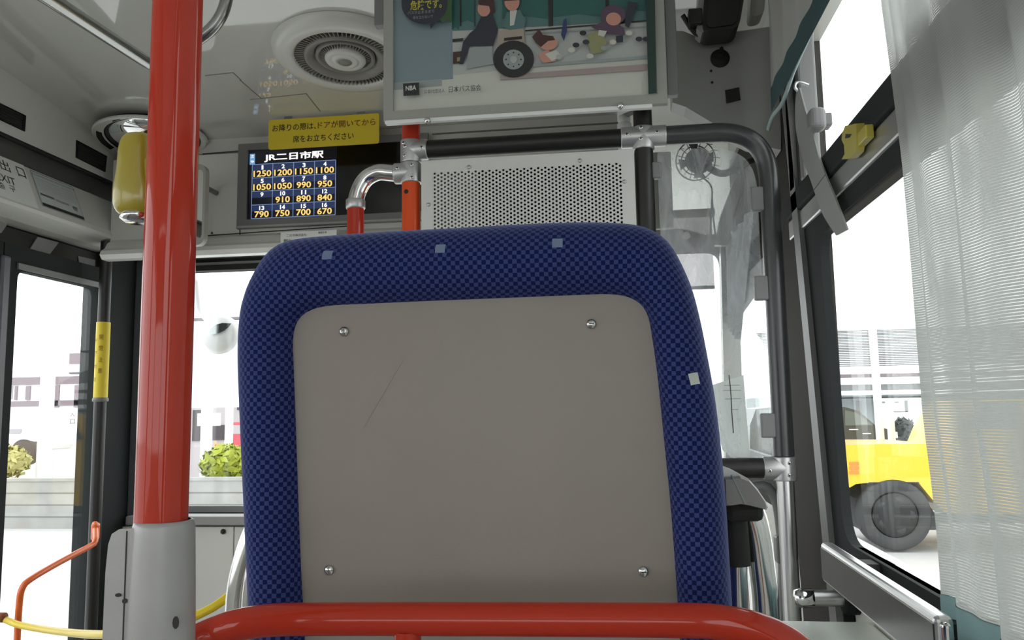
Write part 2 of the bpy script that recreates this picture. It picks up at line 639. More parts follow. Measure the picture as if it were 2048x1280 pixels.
# lower front: dash top, sill, white cupboard fronts under the windscreen
b.box((XL, 2.66, ZF), (XR, 2.84, fz(1052, 2.66)), 'cream')
b.box((XL, 2.70, fz(1052, 2.70) - .002), (XR, 2.84, fz(1030, 2.74)), 'alu')
wall_front = struct(b.build('wall_front'))
b = MB()
for x0, y0, x1, y1 in ((480, 308, 480, 470), (405, 308, 480, 302), (405, 472, 700, 452)):
    p, q = at(x0, y0, 'Y', YH - .0005), at(x1, y1, 'Y', YH - .0005)
    d = (q - p).normalized()
    s_ = Vector((-d.z, 0, d.x)) * .0016
    b.prism([p - s_, q - s_, q + s_, p + s_], (0, -.0012, 0), 'groove')
p = at(424, 466, 'Y', YH - .001)
b.prism([p + Vector((-.004, 0, -.003)), p + Vector((.004, 0, -.003)), p + Vector((0, 0, .005))], (0, -.001, 0), 'groove')
struct(b.build('trim_3'))
# slim bar and grooves on the header to the right of the displays
b = MB()
for x0, y0, x1, y1, w in ((932, 278, 1238, 258, .004), (865, 268, 1240, 246, .003)):
    p, q = at(x0, y0, 'Y', YH - .001), at(x1, y1, 'Y', YH - .001)
    b.box((p.x, YH - .008, p.z - w), (q.x, YH - .0005, p.z), 'recess')
struct(b.build('trim_4'))

# windscreen: frame, rubber, pane
zt, zb_ = .545, fz(1030, 2.76)
ZWT = fz(540, 2.78)
b = MB()
b.ring([(XL - .02, YF - .02, zb_ - .03), (XR + .02, YF - .02, zb_ - .03), (XR + .02, YF - .02, .62), (XL - .02, YF - .02, .62)],
       round_poly([(XL + .06, YF - .02, zb_ + .022), (XR - .03, YF - .02, zb_ + .022), (XR - .03, YF - .02, ZWT), (XL + .06, YF - .02, ZWT)], .05), (0, .05, 0), 'dark_wall')
w1 = struct(b.build('window_1'))
b = MB(); b.box((XL, YF - .004, zb_ - .02), (XR, YF + .002, .86), 'glass'); b.build('pane', w1)
b = MB(); b.box((XL + .04, YF - .032, fz(527, 2.77) - .003), (XR - .03, YF - .021, fz(524, 2.77)), 'alu'); b.build('blind_rail', w1)
b = MB()
p = at(400, 1022, 'Y', 2.76)
b.box((XL + .06, 2.755, p.z - .004), (-1.285, 2.775, p.z + .018), 'clip'); b.build('sill_strip', w1)

# front left door: hinged leaves of glass in black frames
def door_leaf(y0, y1, name):
    b = MB()
    zt_, zb2 = .500, -1.22
    b.ring([(XL, y0, zb2), (XL, y1, zb2), (XL, y1, zt_), (XL, y0, zt_)],
           round_poly([(XL, y0 + .055, zb2 + .09), (XL, y1 - .028, zb2 + .09), (XL, y1 - .028, .428), (XL, y0 + .055, .428)], .03), (.03, 0, 0), 'pillar')
    o = struct(b.build(name))
    b = MB(); b.box((XL + .006, y0 + .03, zb2 + .05), (XL + .012, y1 - .015, .46), 'glass'); b.build('pane', o)
    b = MB(); b.box((XL + .0301, y0 + .05, .430), (XL + .036, y1 - .022, .448), 'bezel'); b.build('rail', o)
    return o
door_leaf(2.045, 2.512, 'door_1')
door_leaf(1.56, 2.04, 'door_2')
door_leaf(1.07, 1.555, 'door_3')
b = MB()
b.box((XL - .06, 2.515, ZF), (XL + .035, 2.80, .62), 'pillar')
b.box((XL + .035, 2.665, ZF), (XL + .085, 2.79, .56), 'blue_grey', bev=.005)
b.box((XL - .03, 2.03, -1.2), (XL + .04, 2.062, .46), 'blue_grey', bev=.006)
struct(b.build('trim_5'))
# grey and white plates above the door, reflections put into their colour
def left_quad(b, quad, X, m, d=.004):
    b.prism([at(*q, 'X', X) for q in quad], (d, 0, 0), m)
t = thing('door_engine', 'dark door mechanism with reflections painted as small plates above the front left door', 'door mechanism', (-1.74, 2.2, .47))
b = MB(); b.box((-1.764, 1.08, .452), (-1.752, 2.70, .555), 'padblack'); b.build('housing', t)
for q, m in ((((74, 474), (116, 485), (80, 532), (43, 522)), 'grey_plastic'), (((0, 441), (14, 447), (1, 466), (-20, 462)), 'grey_plastic'),
             (((155, 512), (189, 520), (189, 536), (157, 527)), 'clip'), (((197, 548), (216, 549), (215, 572), (200, 570)), 'white_plate'), (((172, 549), (184, 551), (182, 566), (170, 561)), 'white_plate')):
    b = MB(); left_quad(b, q, -1.7515, m, .003); b.build('reflection_plate', t)
b = MB(); p = at(204, 490, 'X', -1.70); b.lathe(p + EZ * .004, (0, 0, -1), [(.010, 0), (.010, .008), (.014, .010), (.014, .013)], 'groove', seg=16); b.build('knob', t)

# rear end and ceiling lamps behind the viewer
b = MB()
b.box((XL - .06, YB - .05, ZF), (XR + .08, YB, -.2), 'wall'); b.box((XL - .06, YB - .05, .5), (XR + .08, YB, ZC + .05), 'wall')
struct(b.build('wall_back'))

# right side: lower wall, cove, pillars
b = MB()
b.box((.405, YB, ZF), (.47, YF, -.265), 'wall')
b.box((.395, YB, .80), (.47, YF, ZC + .05), 'wall')
b.box((.405, 1.765, -.265), (.47, 1.98, .82), 'brown_trim')
b.box((.405, 1.98, -.265), (.47, 2.80, -.16), 'brown_trim')
b.box((.405, 1.98, .36), (.47, 2.80, .82), 'brown_trim')
b.box((.405, -.75, -.265), (.47, -.55, .82), 'pillar')
b.box((.405, YB, -.265), (.47, YB + .15, .82), 'pillar')
wall_right = struct(b.build('wall_right'))
# inner cladding of the leaning pillar by the partition
def leaning(name, X, a0, a1, c0, c1, m, d=.018):
    """strip between the lines a0-c0 and a1-c1 of the pillar plane, run on to roof and floor"""
    P_ = []
    for (q0, q1) in ((a0, c0), (a1, c1)):
        p, q = at(*q0, 'X', X), at(*q1, 'X', X)
        f = lambda z: Vector((X, p.y + (q.y - p.y) * (z - p.z) / (q.z - p.z), z))
        P_.append((f(.80), f(-1.28)))
    b = MB(); b.prism([P_[0][0], P_[1][0], P_[1][1], P_[0][1]], (d, 0, 0), m)
    return struct(b.build(name))
leaning('trim_6', .374, (1567, 250), (1578, 250), (1637, 1000), (1650, 1000), 'bezel')
leaning('trim_7', .380, (1528, 250), (1566, 250), (1588, 1000), (1638, 1000), 'brown_trim', .022)
leaning('trim_8', .386, (1578, 250), (1592, 250), (1650, 1000), (1666, 1000), 'black', .016)

# right passenger window
TB0, TB1 = .318, .440        # the transom bar between lower pane and sliding upper pane
Yw = lambda z: 1.505 + (z - .03) * .085      # leaning front edge of the opening
b = MB()
b.ring([(XR, -.55, -.30), (XR, 1.74, -.30), (XR, 1.76, TB0 + .05), (XR, -.55, TB0 + .05)],
       round_poly([(XR, -.5, -.236), (XR, Yw(-.236), -.236), (XR, Yw(TB0), TB0), (XR, -.5, TB0)], .06), (-.016, 0, 0), 'pillar')
w2 = struct(b.build('window_2'))
b = MB(); b.box((XR + .002, -.53, -.28), (XR + .007, 1.6, .36), 'glass'); b.build('lower_pane', w2)
b = MB(); b.box((XR - .002, -.53, .40), (XR + .003, 1.62, .82), 'glass'); b.build('upper_pane', w2)
b = MB()
b.box((XR - .026, -.55, .392), (XR + .012, 1.75, TB1), 'pillar', bev=.006)
b.build('transom', w2)
b = MB(); b.box((XR - .022, -.55, .350), (XR + .010, 1.75, .391), 'alu', bev=.004); b.build('slide_channel', w2)
b = MB(); b.box((XR - .014, -.55, .315), (XR + .010, 1.75, .349), 'brown_trim', bev=.004); b.build('slide_track', w2)
b = MB()
b.box((XR - .018, 1.60, TB1), (XR + .012, 1.765, .815), 'dark_wall')
b.box((XR - .024, 1.585, TB1), (XR + .012, 1.612, .815), 'clip', bev=.005)
b.box((XR - .026, 1.655, TB1), (XR - .015, 1.70, .815), 'grey_plastic', bev=.004)
b.build('stile', w2)
b = MB(); b.box((XR - .010, -.55, -.246), (XR - .0, 1.47, -.236), 'alu'); b.build('gasket', w2)
# driver's window
b = MB()
b.ring([(XR, 1.96, -.18), (XR, 2.80, -.18), (XR, 2.80, .38), (XR, 1.96, .38)],
       round_poly([(XR, 2.10, -.13), (XR, 2.74, -.13), (XR, 2.74, .27), (XR, 2.10, .33)], .05), (-.014, 0, 0), 'clip')
w3 = struct(b.build('window_3'))
b = MB(); b.box((XR + .003, 1.98, -.16), (XR + .008, 2.78, .36), 'glass'); b.build('pane', w3)

# wheel-arch box top beside the seat
b = MB()
zs = -.352
b.box((.125, .30, ZF), (.404, 1.42, zs), 'shelf', bev=.012, seg=3)
struct(b.build('trim_9'))
b = MB()
p, q = at(1690, 1195, 'X', .395), at(1800, 1272, 'X', .395)
b.box((.388, .3, -.305), (.404, 1.40, -.287), 'alu', bev=.003)
struct(b.build('trim_10'))

# ================================================================== SEAT IN FRONT
def weave_mat(patches):
    m = bpy.data.materials.new('blue_check_moquette')
    m.use_nodes = True
    t = NT(m)
    bs = t.t.nodes['Principled BSDF']
    uv = t.n('ShaderNodeUVMap')
    nz = t.n('ShaderNodeTexNoise'); nz.inputs['Scale'].default_value = 600; nz.inputs['Detail'].default_value = 2
    t.l(uv.outputs[0], nz.inputs['Vector'])
    wob = t.n('ShaderNodeVectorMath', operation='SCALE'); wob.inputs['Scale'].default_value = .0007
    off = t.n('ShaderNodeVectorMath', operation='SUBTRACT'); off.inputs[1].default_value = (.5, .5, .5)
    t.l(nz.outputs['Color'], off.inputs[0]); t.l(off.outputs[0], wob.inputs[0])
    ad0 = t.n('ShaderNodeVectorMath', operation='ADD'); t.l(uv.outputs[0], ad0.inputs[0]); t.l(wob.outputs[0], ad0.inputs[1])
    ad = t.n('ShaderNodeVectorMath', operation='ADD'); t.l(ad0.outputs[0], ad.inputs[0]); ad.inputs[1].default_value = (0, 0, .0021)
    ck = t.n('ShaderNodeTexChecker')
    ck.inputs['Color1'].default_value = (0.007, 0.012, 0.075, 1)
    ck.inputs['Color2'].default_value = (0.044, 0.062, 0.195, 1)
    ck.inputs['Scale'].default_value = 1 / .0042
    t.l(ad.outputs[0], ck.inputs['Vector'])
    col = ck.outputs[0]
    n3 = t.n('ShaderNodeTexNoise'); n3.inputs['Scale'].default_value = 900
    t.l(uv.outputs[0], n3.inputs['Vector'])
    mr = t.n('ShaderNodeMapRange'); mr.inputs['To Min'].default_value = .75; mr.inputs['To Max'].default_value = 1.25
    t.l(n3.outputs[0], mr.inputs[0])
    mm = t.n('ShaderNodeMix', data_type='RGBA', blend_type='MULTIPLY'); mm.inputs[0].default_value = 1
    t.l(col, mm.inputs[6]); t.l(mr.outputs[0], mm.inputs[7])
    col = mm.outputs[2]
    sp = t.n('ShaderNodeSeparateXYZ'); t.l(uv.outputs[0], sp.inputs[0])
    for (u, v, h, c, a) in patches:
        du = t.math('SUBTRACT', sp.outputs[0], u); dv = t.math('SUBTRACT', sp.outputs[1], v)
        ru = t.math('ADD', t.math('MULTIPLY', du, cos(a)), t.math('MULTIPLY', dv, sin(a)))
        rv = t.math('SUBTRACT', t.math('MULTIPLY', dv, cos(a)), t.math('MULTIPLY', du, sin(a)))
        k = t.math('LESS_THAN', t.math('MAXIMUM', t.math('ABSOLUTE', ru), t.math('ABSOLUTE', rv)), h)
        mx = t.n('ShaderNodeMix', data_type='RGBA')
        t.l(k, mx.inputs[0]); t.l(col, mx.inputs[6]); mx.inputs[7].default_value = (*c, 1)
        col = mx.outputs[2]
    t.l(col, bs.inputs['Base Color'])
    bs.inputs['Roughness'].default_value = .95
    bs.inputs['Specular IOR Level'].default_value = .15
    bs.inputs['Sheen Weight'].default_value = .45
    bs.inputs['Sheen Roughness'].default_value = .35
    bs.inputs['Sheen Tint'].default_value = (.55, .62, 1, 1)
    bp = t.n('ShaderNodeBump'); bp.inputs['Strength'].default_value = .3; bp.inputs['Distance'].default_value = .001
    t.l(n3.outputs[0], bp.inputs['Height']); t.l(bp.outputs[0], bs.inputs['Normal'])
    return m

NS = 150
o_px = [(530, 1500), (519, 1350), (512, 1280), (506, 1150), (499, 1000), (492, 850), (487, 720), (490, 645), (499, 595), (517, 548), (541, 510), (567, 489), (605, 478), (680, 471), (780, 464), (900, 458), (1040, 450),
        (1150, 446), (1225, 447), (1275, 452), (1312, 466), (1340, 490), (1363, 530), (1384, 580), (1400, 640), (1414, 710), (1430, 800), (1442, 900), (1451, 1000), (1457, 1100), (1463, 1200), (1467, 1280), (1472, 1350), (1480, 1500)]
i_px = [(622, 1500), (612, 1350), (608, 1280), (601, 1150), (595, 1000), (590, 850), (586, 740), (584, 690), (587, 660), (597, 637), (620, 620), (660, 611), (740, 607), (850, 602), (950, 598), (1050, 594),
        (1150, 590), (1210, 588), (1245, 591), (1270, 600), (1288, 616), (1298, 640), (1303, 668), (1308, 700), (1314, 745), (1320, 800), (1330, 900), (1340, 1000), (1348, 1100), (1355, 1200), (1360, 1280), (1365, 1350), (1374, 1500)]
YS = .765
outer = spline([at(x, y, 'Y', YS) for x, y in o_px], NS)
inner = spline([at(x, y, 'Y', .735) for x, y in i_px], NS)
# pair inner points with outer ones by similar travel along the rim
def knots(px, keys):
    L = [0.0]
    for a, c in zip(px, px[1:]):
        L.append(L[-1] + sqrt((a[0] - c[0]) ** 2 + (a[1] - c[1]) ** 2))
    return [L[k] / L[-1] for k in keys]
ko = knots(o_px, (0, 2, 6, 11, 18, 24, 31, 33))
ki = knots(i_px, (0, 2, 6, 11, 17, 23, 30, 32))
def remap(t):
    for a in range(len(ko) - 1):
        if t <= ko[a + 1] + 1e-9:
            u = (t - ko[a]) / (ko[a + 1] - ko[a])
            return ki[a] + (ki[a + 1] - ki[a]) * u
    return 1
ifine = spline([at(x, y, 'Y', .735) for x, y in i_px], NS * 8)
inner = [ifine[min(int(remap(k / (NS - 1)) * (NS * 8 - 1)), NS * 8 - 1)] for k in range(NS)]

prof_s = [(-.03, .7405), (0, .738), (.05, .729), (.14, .7215), (.30, .7165), (.46, .715), (.62, .7185), (.76, .7255), (.87, .735), (.95, .747), (.99, .759), (1.0, .770), (.995, .785), (.96, .806), (.88, .824), (.72, .834), (.45, .838)]
def rim(k, tt, y):
    """outer and inner are measured at their own depths; slide between them"""
    p = inner[k].lerp(outer[k], tt)
    return Vector((p.x, y, p.z))
verts, uvs = [], []
for j, (tt, y) in enumerate(prof_s):
    for k in range(NS):
        p = rim(k, tt, y)
        verts.append(p)
        w = inner[k].lerp(outer[k], 0.0)
        d = Vector((outer[k].x - inner[k].x, 0, outer[k].z - inner[k].z)).normalized()
        # distance travelled over the padding
        L = 0
        for a in range(min(1, j), j):
            q0, q1 = rim(k, *prof_s[a]), rim(k, *prof_s[a + 1])
            L += (q1 - q0).length
        uvs.append((w.x + d.x * L, w.z + d.z * L))
faces = []
for j in range(len(prof_s) - 1):
    for k in range(NS - 1):
        a = j * NS + k
        faces.append([a, a + 1, a + NS + 1, a + NS])
def uv_at(px, py):
    best = None
    for j in range(3, 12):
        for k in range(NS):
            v = verts[j * NS + k]
            z = v.dot(FW)
            e = (1024 + F_PX * v.dot(RT) / z - px) ** 2 + (640 - F_PX * v.dot(UP) / z - py) ** 2
            if best is None or e < best[0]:
                best = (e, uvs[j * NS + k])
    return best[1]
patches = []
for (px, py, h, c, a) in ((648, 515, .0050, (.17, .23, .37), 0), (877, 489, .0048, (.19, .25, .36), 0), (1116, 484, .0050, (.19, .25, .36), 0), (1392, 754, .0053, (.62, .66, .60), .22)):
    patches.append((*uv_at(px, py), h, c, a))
M['weave'] = weave_mat(patches)

seat = thing('passenger_seat', 'blue checked moquette passenger seat with a beige back shell in the middle', 'seat', (-.13, .85, -.62))
b = MB()
b.add(verts, faces, 'weave', True, uvs)
last = (len(prof_s) - 1) * NS
b.add([verts[last + k] for k in range(NS)], [list(range(NS))], 'weave', False, [uvs[last + k] for k in range(NS)])
b.build('back_cushion', seat)
b = MB()
c0 = [Vector((p.x, .7375, p.z)) for p in [inner[k].lerp(outer[k], .012) for k in range(NS)]]
b.prism(c0, (0, .02, 0), 'seat_panel')
shell = b.build('back_shell', seat)
b = MB()     # a long pale scratch in the shell
p, q = at(727, 856, 'Y', .7373), at(805, 722, 'Y', .7373)
d = (q - p).normalized(); s_ = Vector((-d.z, 0, d.x)) * .0010
M['scratch'] = mat('shell_scratch', (.305, .272, .240), .5)
b.prism([p, q, q + s_, p + s_ * .5], (0, -.0002, 0), 'scratch')
b.build('scratch', shell)
first = None
for (px, py) in ((688, 663), (1183, 648), (658, 1140), (1287, 1143)):
    c = at(px, py, 'Y', .7372)
    if first is None:
        b = MB()
        b.lathe(c, (0, -1, 0), [(.0048, 0), (.0048, .0008), (.0042, .0019), (.0030, .0028), (.0015, .0033), (.0004, .0034)], 'chrome', seg=20)
        b.box(c + Vector((-.0022, -.0036, -.0004)), c + Vector((.0022, -.0032, .0004)), 'groove')
        first = b.build('rivet', seat); c_first = c
    else:
        copy_part(first, seat, c - c_first)
# seat base cushion and pedestal, mostly behind the back
b = MB(); b.box((-.345, .80, -.50), (.09, 1.26, -.38), 'weave', bev=.04, seg=4); b.build('seat_cushion', seat)
b = MB(); b.box((-.25, .86, -1.30), (.0, 1.18, -.50), 'dark_wall', bev=.01); b.build('pedestal', seat)

# chrome arms of the seat, left and right
def px_path(pts, Y):
    return [at(x, y, 'Y', Y if not isinstance(Y, (list, tuple)) else Y[i]) for i, (x, y) in enumerate(pts)]
b = MB()
pp = spline(px_path([(575, 960), (540, 1015), (512, 1068), (494, 1120), (482, 1175), (478, 1240), (478, 1420)], .86), 30)
b.tube(pp, .0150, 'chrome', seg=20); b.build('left_arm', seat)
b = MB()
pp = spline(px_path([(508, 1130), (502, 1160), (497, 1230), (497, 1420)], .83), 20)
b.tube(pp, .0075, 'chrome', seg=16); b.build('left_stay', seat)
arm_pts = [(1440, 985), (1478, 1000), (1500, 1028), (1512, 1075), (1519, 1130), (1525, 1180), (1529, 1240), (1540, 1420)]
b = MB()
pp = spline(px_path(arm_pts, .86), 34)
b.tube(pp, .0155, 'chrome', seg=22); right_arm = b.build('right_arm', seat)
b = MB()
pp = px_path([(1466, 1020), (1474, 1130), (1476, 1240), (1480, 1420)], .84)
b.tube(pp[:2], .0135, 'groove', seg=18); b.build('right_sleeve', seat)
b = MB(); b.tube([pp[1].lerp(pp[0], .02), pp[2], pp[3]], .0100, 'chrome', seg=18); b.build('right_stay', seat)
# grey moulded arm cap
cp = [(1442, 952), (1478, 950), (1497, 957), (1514, 976), (1533, 1004), (1536, 1014), (1533, 1020), (1505, 1013), (1480, 1008), (1452, 1012), (1444, 1010)]
b = MB()
front = [at(x, y, 'Y', .80) for x, y in cp]
cc = sum(front, Vector()) / len(front)
lay = [(.86, .792), (.97, .797), (1.0, .806), (1.0, .93), (.9, .945)]
vs = []
for s_, y in lay:
    vs += [Vector((cc.x + (p.x - cc.x) * s_, y, cc.z + (p.z - cc.z) * s_)) for p in front]
n = len(front)
fs = [list(range(n))] + [[j * n + i, j * n + (i + 1) % n, (j + 1) * n + (i + 1) % n, (j + 1) * n + i] for j in range(len(lay) - 1) for i in range(n)] + [list(range((len(lay) - 1) * n, len(lay) * n))]
b.add(vs, fs, 'grey_plastic')
p, q = at(1462, 950, 'Y', .7912), at(1490, 1008, 'Y', .7912)
b.prism([p, q, q + Vector((.0012, 0, 0)), p + Vector((.0012, 0, 0))], (0, .004, 0), 'print_grey')
b.build('arm_cap', right_arm)
b = MB()
b.box(at(1452, 1020, 'Y', .80) + Vector((0, .004, -.012)), at(1530, 1008, 'Y', .80) + Vector((0, .11, 0)), 'groove', bev=.006); b.build('arm_underside', right_arm)

# ================================================================== RED RAIL BEHIND THE SEAT
t = thing('seat_handrail', 'red painted handrail running across behind the blue seat at the bottom', 'handrail', (-.1, .62, -.17))
b = MB()
yr = .62
zr = at(900, 1241, 'Y', yr).z
R_ = .0124
xl, xr = at(500, 1240, 'Y', yr).x, at(1400, 1243, 'Y', yr).x
pl = [at(330, 1312, 'Y', .60), at(385, 1286, 'Y', .61)] + [at(x, y, 'Y', yr) for x, y in ((430, 1265), (480, 1249), (550, 1240), (680, 1238), (900, 1238), (1150, 1239), (1380, 1241), (1450, 1246), (1510, 1258), (1565, 1282), (1610, 1320), (1645, 1400), (1655, 1560))]
b.tube(spline(pl, 90), R_, 'red', seg=28)
b.build('rail', t)
b = MB(); p = at(815, 1250, 'Y', yr); b.tube([p + Vector((0, 0, -.004)), p + Vector((0, 0, -.30))], .0105, 'red', seg=20); b.build('upright', t)

# ================================================================== RED POLE AT LEFT
pole_p = at(356, 0, 'Y', .52)
px_, py_ = pole_p.x, .52
t = thing('grab_pole', 'thick red painted pole standing at the left with a grey clamp cover', 'pole', (px_, py_, -.5))
zj = at(322, 1046, 'Y', .52).z
b = MB(); b.tube([(px_ + .000, py_, zj - .01), (px_, py_, ceil_z(py_))], .0172, 'red', seg=48); b.build('pole', t)
b = MB(); b.tube([(px_, py_, -1.28), (px_, py_, zj - .2)], .0172, 'red', seg=32); b.build('lower_pole', t)
# clamp cover: sleeve with a flat fin on its left
M['cover'] = mat('clamp_cover', (.36, .355, .345), .36, spec=.7, coat=.3, coat_rough=.25, bump=.04, bscale=400, mottle=.14, mscale=22)
b = MB()
pr_ = [(.0172, .002), (.0188, .0016), (.0196, -.001), (.0200, -.005), (.0205, -.02), (.0216, -.06), (.0222, -.10), (.0226, -.20)]
b.lathe((px_ + .0022, py_, zj), EZ, pr_, 'cover', seg=40, cap0=False)
sleeve = b.build('clamp_cover', t)
b = MB()
fin = [(-.0295, -.24), (-.0295, -.10), (-.0290, -.03), (-.0278, -.012), (-.0255, -.005), (-.0205, -.002), (-.0060, -.001), (-.0060, -.24)]
b.prism([(px_ + x, py_ - .0155, zj + z) for x, z in fin], (0, .032, 0), 'cover')
b.build('clamp_fin', sleeve)
b = MB()
b.box((px_ - .0150, py_ - .0160, zj - .20), (px_ - .0143, py_ - .0150, zj - .003), 'groove')
for (px2, py2, w, h) in ((237, 1190, .0022, .0012), (250, 1202, .0018, .0016), (276, 1094, .0010, .0022), (275, 1262, .0014, .0014), (352, 1245, .0022, .0040)):
    p = at(px2, py2, 'Y', py_ - .0157 if px2 < 300 else py_ - .0212)
    b.prism([p + Vector((w * cos(a), 0, h * sin(a))) for a in [2 * pi * k / 10 for k in range(10)]], (0, -.0006, 0), 'groove')
b.build('scuff_marks', sleeve)

# olive moulded housing on the pole
b = MB()
yb = .555
c = at(279, 352, 'Y', yb)
hh = abs(at(279, 268, 'Y', yb).z - at(279, 440, 'Y', yb).z) / 2
vs, fs = [], []
NR, NA = 26, 28
for j in range(NR + 1):
    v = -1 + 2 * j / NR
    wz = (1 - abs(v) ** 5) ** (1 / 2.6)
    wx = (.0135 + .0045 * (1 / (1 + 2.7 ** (6 * (v + .15))))) * wz
    for k in range(NA):
        a = 2 * pi * k / NA
        ca, sa = cos(a), sin(a)
        e = .72
        vs.append(c + Vector((wx * (1 if ca > 0 else -1) * abs(ca) ** e, .016 * wz * (1 if sa > 0 else -1) * abs(sa) ** e, hh * v)))
for j in range(NR):
    for k in range(NA):
        fs.append([j * NA + k, j * NA + (k + 1) % NA, (j + 1) * NA + (k + 1) % NA, (j + 1) * NA + k])
b.add(vs, fs, 'olive', True)
bell = thing('stop_bell', 'olive yellow rounded plastic bell housing fixed on the red pole', 'bell', c - Vector((0, 0, hh)))
b.build('housing', bell)
b = MB()
c2 = at(268, 434, 'Y', yb)
b.lathe(c + Vector((0, 0, -hh * .90)), (0, 0, -1), [(.0125, -.001), (.0128, .003), (.009, .0060), (.001, .0066)], 'chrome', seg=24); b.build('rim', bell)
b = MB(); b.box((c.x + .004, yb - .012, c.z - .012), (px_ - .008, yb + .012, c.z + .012), 'olive', bev=.003); b.build('bracket', bell)

# pipe rail under the ceiling, behind the pole
t = thing('ceiling_rail', 'chrome grab rail under the ceiling passing behind the red pole', 'grab rail', (-.8, 1.3, .7))
b = MB()
path = [at(30, -48, 'Y', 1.0), at(309, 134, 'Y', 1.47), at(443, 48, 'Y', 1.47), at(463, -50, 'Y', 1.47)]
sp = fillet(path, [0, .035, .05, 0], 10)
b.tube(sp, .0125, 'rail_steel', seg=20); b.build('rail', t)
b = MB()
b.tube([sp[-1], Vector((sp[-1].x, sp[-1].y, ceil_z(sp[-1].y)))], .0125, 'rail_steel', seg=20); b.build('hanger', t)

# ================================================================== DRIVER'S PARTITION
YP = 1.60
def P(px, py, dy=0.0):
    return at(px, py, 'Y', YP + dy)
part = thing('driver_partition', 'black pipe partition behind the driver with a perforated metal panel and scuffed clear sheet', 'partition', (.0, YP, -1.3))
rp = .0195
zt_l, zt_r = P(842, 303).z, P(1320, 274).z
ztop = (P(1000, 291).z + P(1200, 279).z) / 2
xl_, xm, xr_ = P(822, 300).x, P(1289, 350).x, P(1549, 560).x
b = MB()
b.tube([(P(857, 300).x, YP, ztop), (P(1243, 280).x, YP, ztop)], rp, 'padblack', seg=28); b.build('top_rail', part)
b = MB()
b.tube(fillet([Vector((P(1322, 275).x, YP, ztop)), Vector((xr_, YP, ztop)), Vector((xr_, YP, P(1560, 912).z))], [0, .125, 0], 14), rp, 'pipegrey', seg=28); b.build('bent_rail', part)
b = MB()
b.tube([(xm, YP, ztop - .02), (xm, YP, -1.28)], rp * .97, 'padblack', seg=28); b.build('middle_post', part)
b = MB()
b.tube([(xm, YP, ztop + .02), (xm, YP, ceil_z(YP))], rp * .97, 'padblack', seg=28); b.build('upper_post', part)
zl = P(1490, 936).z
b = MB(); b.tube([(xm, YP, zl), (P(1527, 936).x, YP, zl)], rp, 'padblack', seg=28); b.build('lower_rail', part)
b = MB()
b.tube([(xr_, YP, P(1570, 960).z), (xr_, YP, -1.28)], .0165, 'steel', seg=28); b.build('right_post', part)
b = MB()
pth = spline([P(1498, 975, .05), P(1530, 972, .05), P(1552, 1000, .05), P(1562, 1060, .05), P(1566, 1120, .05), P(1568, 1240, .05)], 24)
b.tube(pth, .010, 'clip', seg=16)
b.box((pth[-8].x - .013, YP + .035, P(1560, 1135).z), (pth[-8].x + .017, YP + .065, P(1560, 1080).z), 'clip', bev=.003)
b.build('grab_hoop', part)

# cast pipe joints with screws
def joint(parent, name, arms, r, screws):
    b = MB()
    for p, q in arms:
        p, q = Vector(p), Vector(q)
        d = (q - p).normalized()
        L = (q - p).length
        b.lathe(p, d, [(r * .97, 0), (r, .002), (r, L - .002), (r * .985, L)], 'cast', seg=28)
    o = b.build(name, parent)
    for s_ in screws:
        sb = MB()
        s_ = Vector(s_)
        sb.lathe(s_, (0, -1, 0), [(.0036, -.002), (.0036, .0006), (.0026, .0012)], 'chrome', seg=14)
        sb.lathe(s_ + Vector((0, -.0010, 0)), (0, -1, 0), [(.0020, 0), (.0018, .0006)], 'groove', seg=6)
        sb.build('screw', o)
    return o
RJ = .0220
def front_of(px, py, r=RJ):
    p = P(px, py)
    return (p.x, YP - r * .98, p.z)
joint(part, 'cross_joint', [((P(1242, 280).x, YP, ztop), (P(1332, 275).x, YP, ztop)), ((xm, YP, P(1289, 256).z), (xm, YP, P(1289, 300).z))], RJ,
      [front_of(1253, 276), front_of(1281, 284), front_of(1313, 271), front_of(1281, 262)])
joint(part, 'tee_joint', [((P(1526, 936).x, YP, zl), (xr_, YP, zl)), ((xr_, YP, P(1575, 913).z), (xr_, YP, P(1575, 961).z))], RJ,
      [front_of(1536, 940), front_of(1574, 925), front_of(1574, 949)])

# orange stanchion with its joints, and the curved chrome bend to the shorter post
orange = thing('stanchion', 'orange painted post joined to the black partition and a chrome bend, behind the seat', 'pole', (xl_, YP, -1.3))
b = MB(); b.tube([(xl_, YP, P(820, 366).z), (xl_, YP, -1.28)], .0192, 'orange', seg=28)
p = P(817, 388); b.lathe((p.x, YP - .0188, p.z), (0, -1, 0), [(.0048, 0), (.0048, .0008)], 'groove', seg=14)
b.build('post', orange)
b = MB(); b.tube([(xl_, YP, P(820, 286).z), (xl_, YP, ceil_z(YP))], .0192, 'red', seg=28); b.build('upper_post', orange)
joint(orange, 'tee_joint', [((xl_, YP, P(818, 283).z), (xl_, YP, P(818, 327).z)), ((xl_, YP, ztop), (P(856, 301).x, YP, ztop))], RJ,
      [front_of(812, 292), front_of(815, 299), front_of(814, 317), front_of(848, 301)])
zj2 = P(805, 347).z
joint(orange, 'lower_joint', [((xl_, YP, P(818, 328).z), (xl_, YP, P(818, 367).z)), ((P(790, 349).x, YP, zj2), (xl_, YP, zj2))], RJ,
      [front_of(829, 335), front_of(829, 360), front_of(800, 342)])
b = MB()
xs = P(711, 430).x
bend = spline([Vector((P(797, 347).x, YP, zj2)), P(780, 346), P(756, 345), P(733, 357), P(719, 378), Vector((xs, YP, P(711, 404).z))], 30)
b.tube(bend, .0172, 'chrome', seg=28); b.build('chrome_bend', orange)
b = MB(); b.lathe((xs, YP, P(711, 400).z), (0, 0, -1), [(.0195, 0), (.0205, .002), (.0205, .017), (.0190, .020)], 'cast', seg=28); b.build('collar', orange)
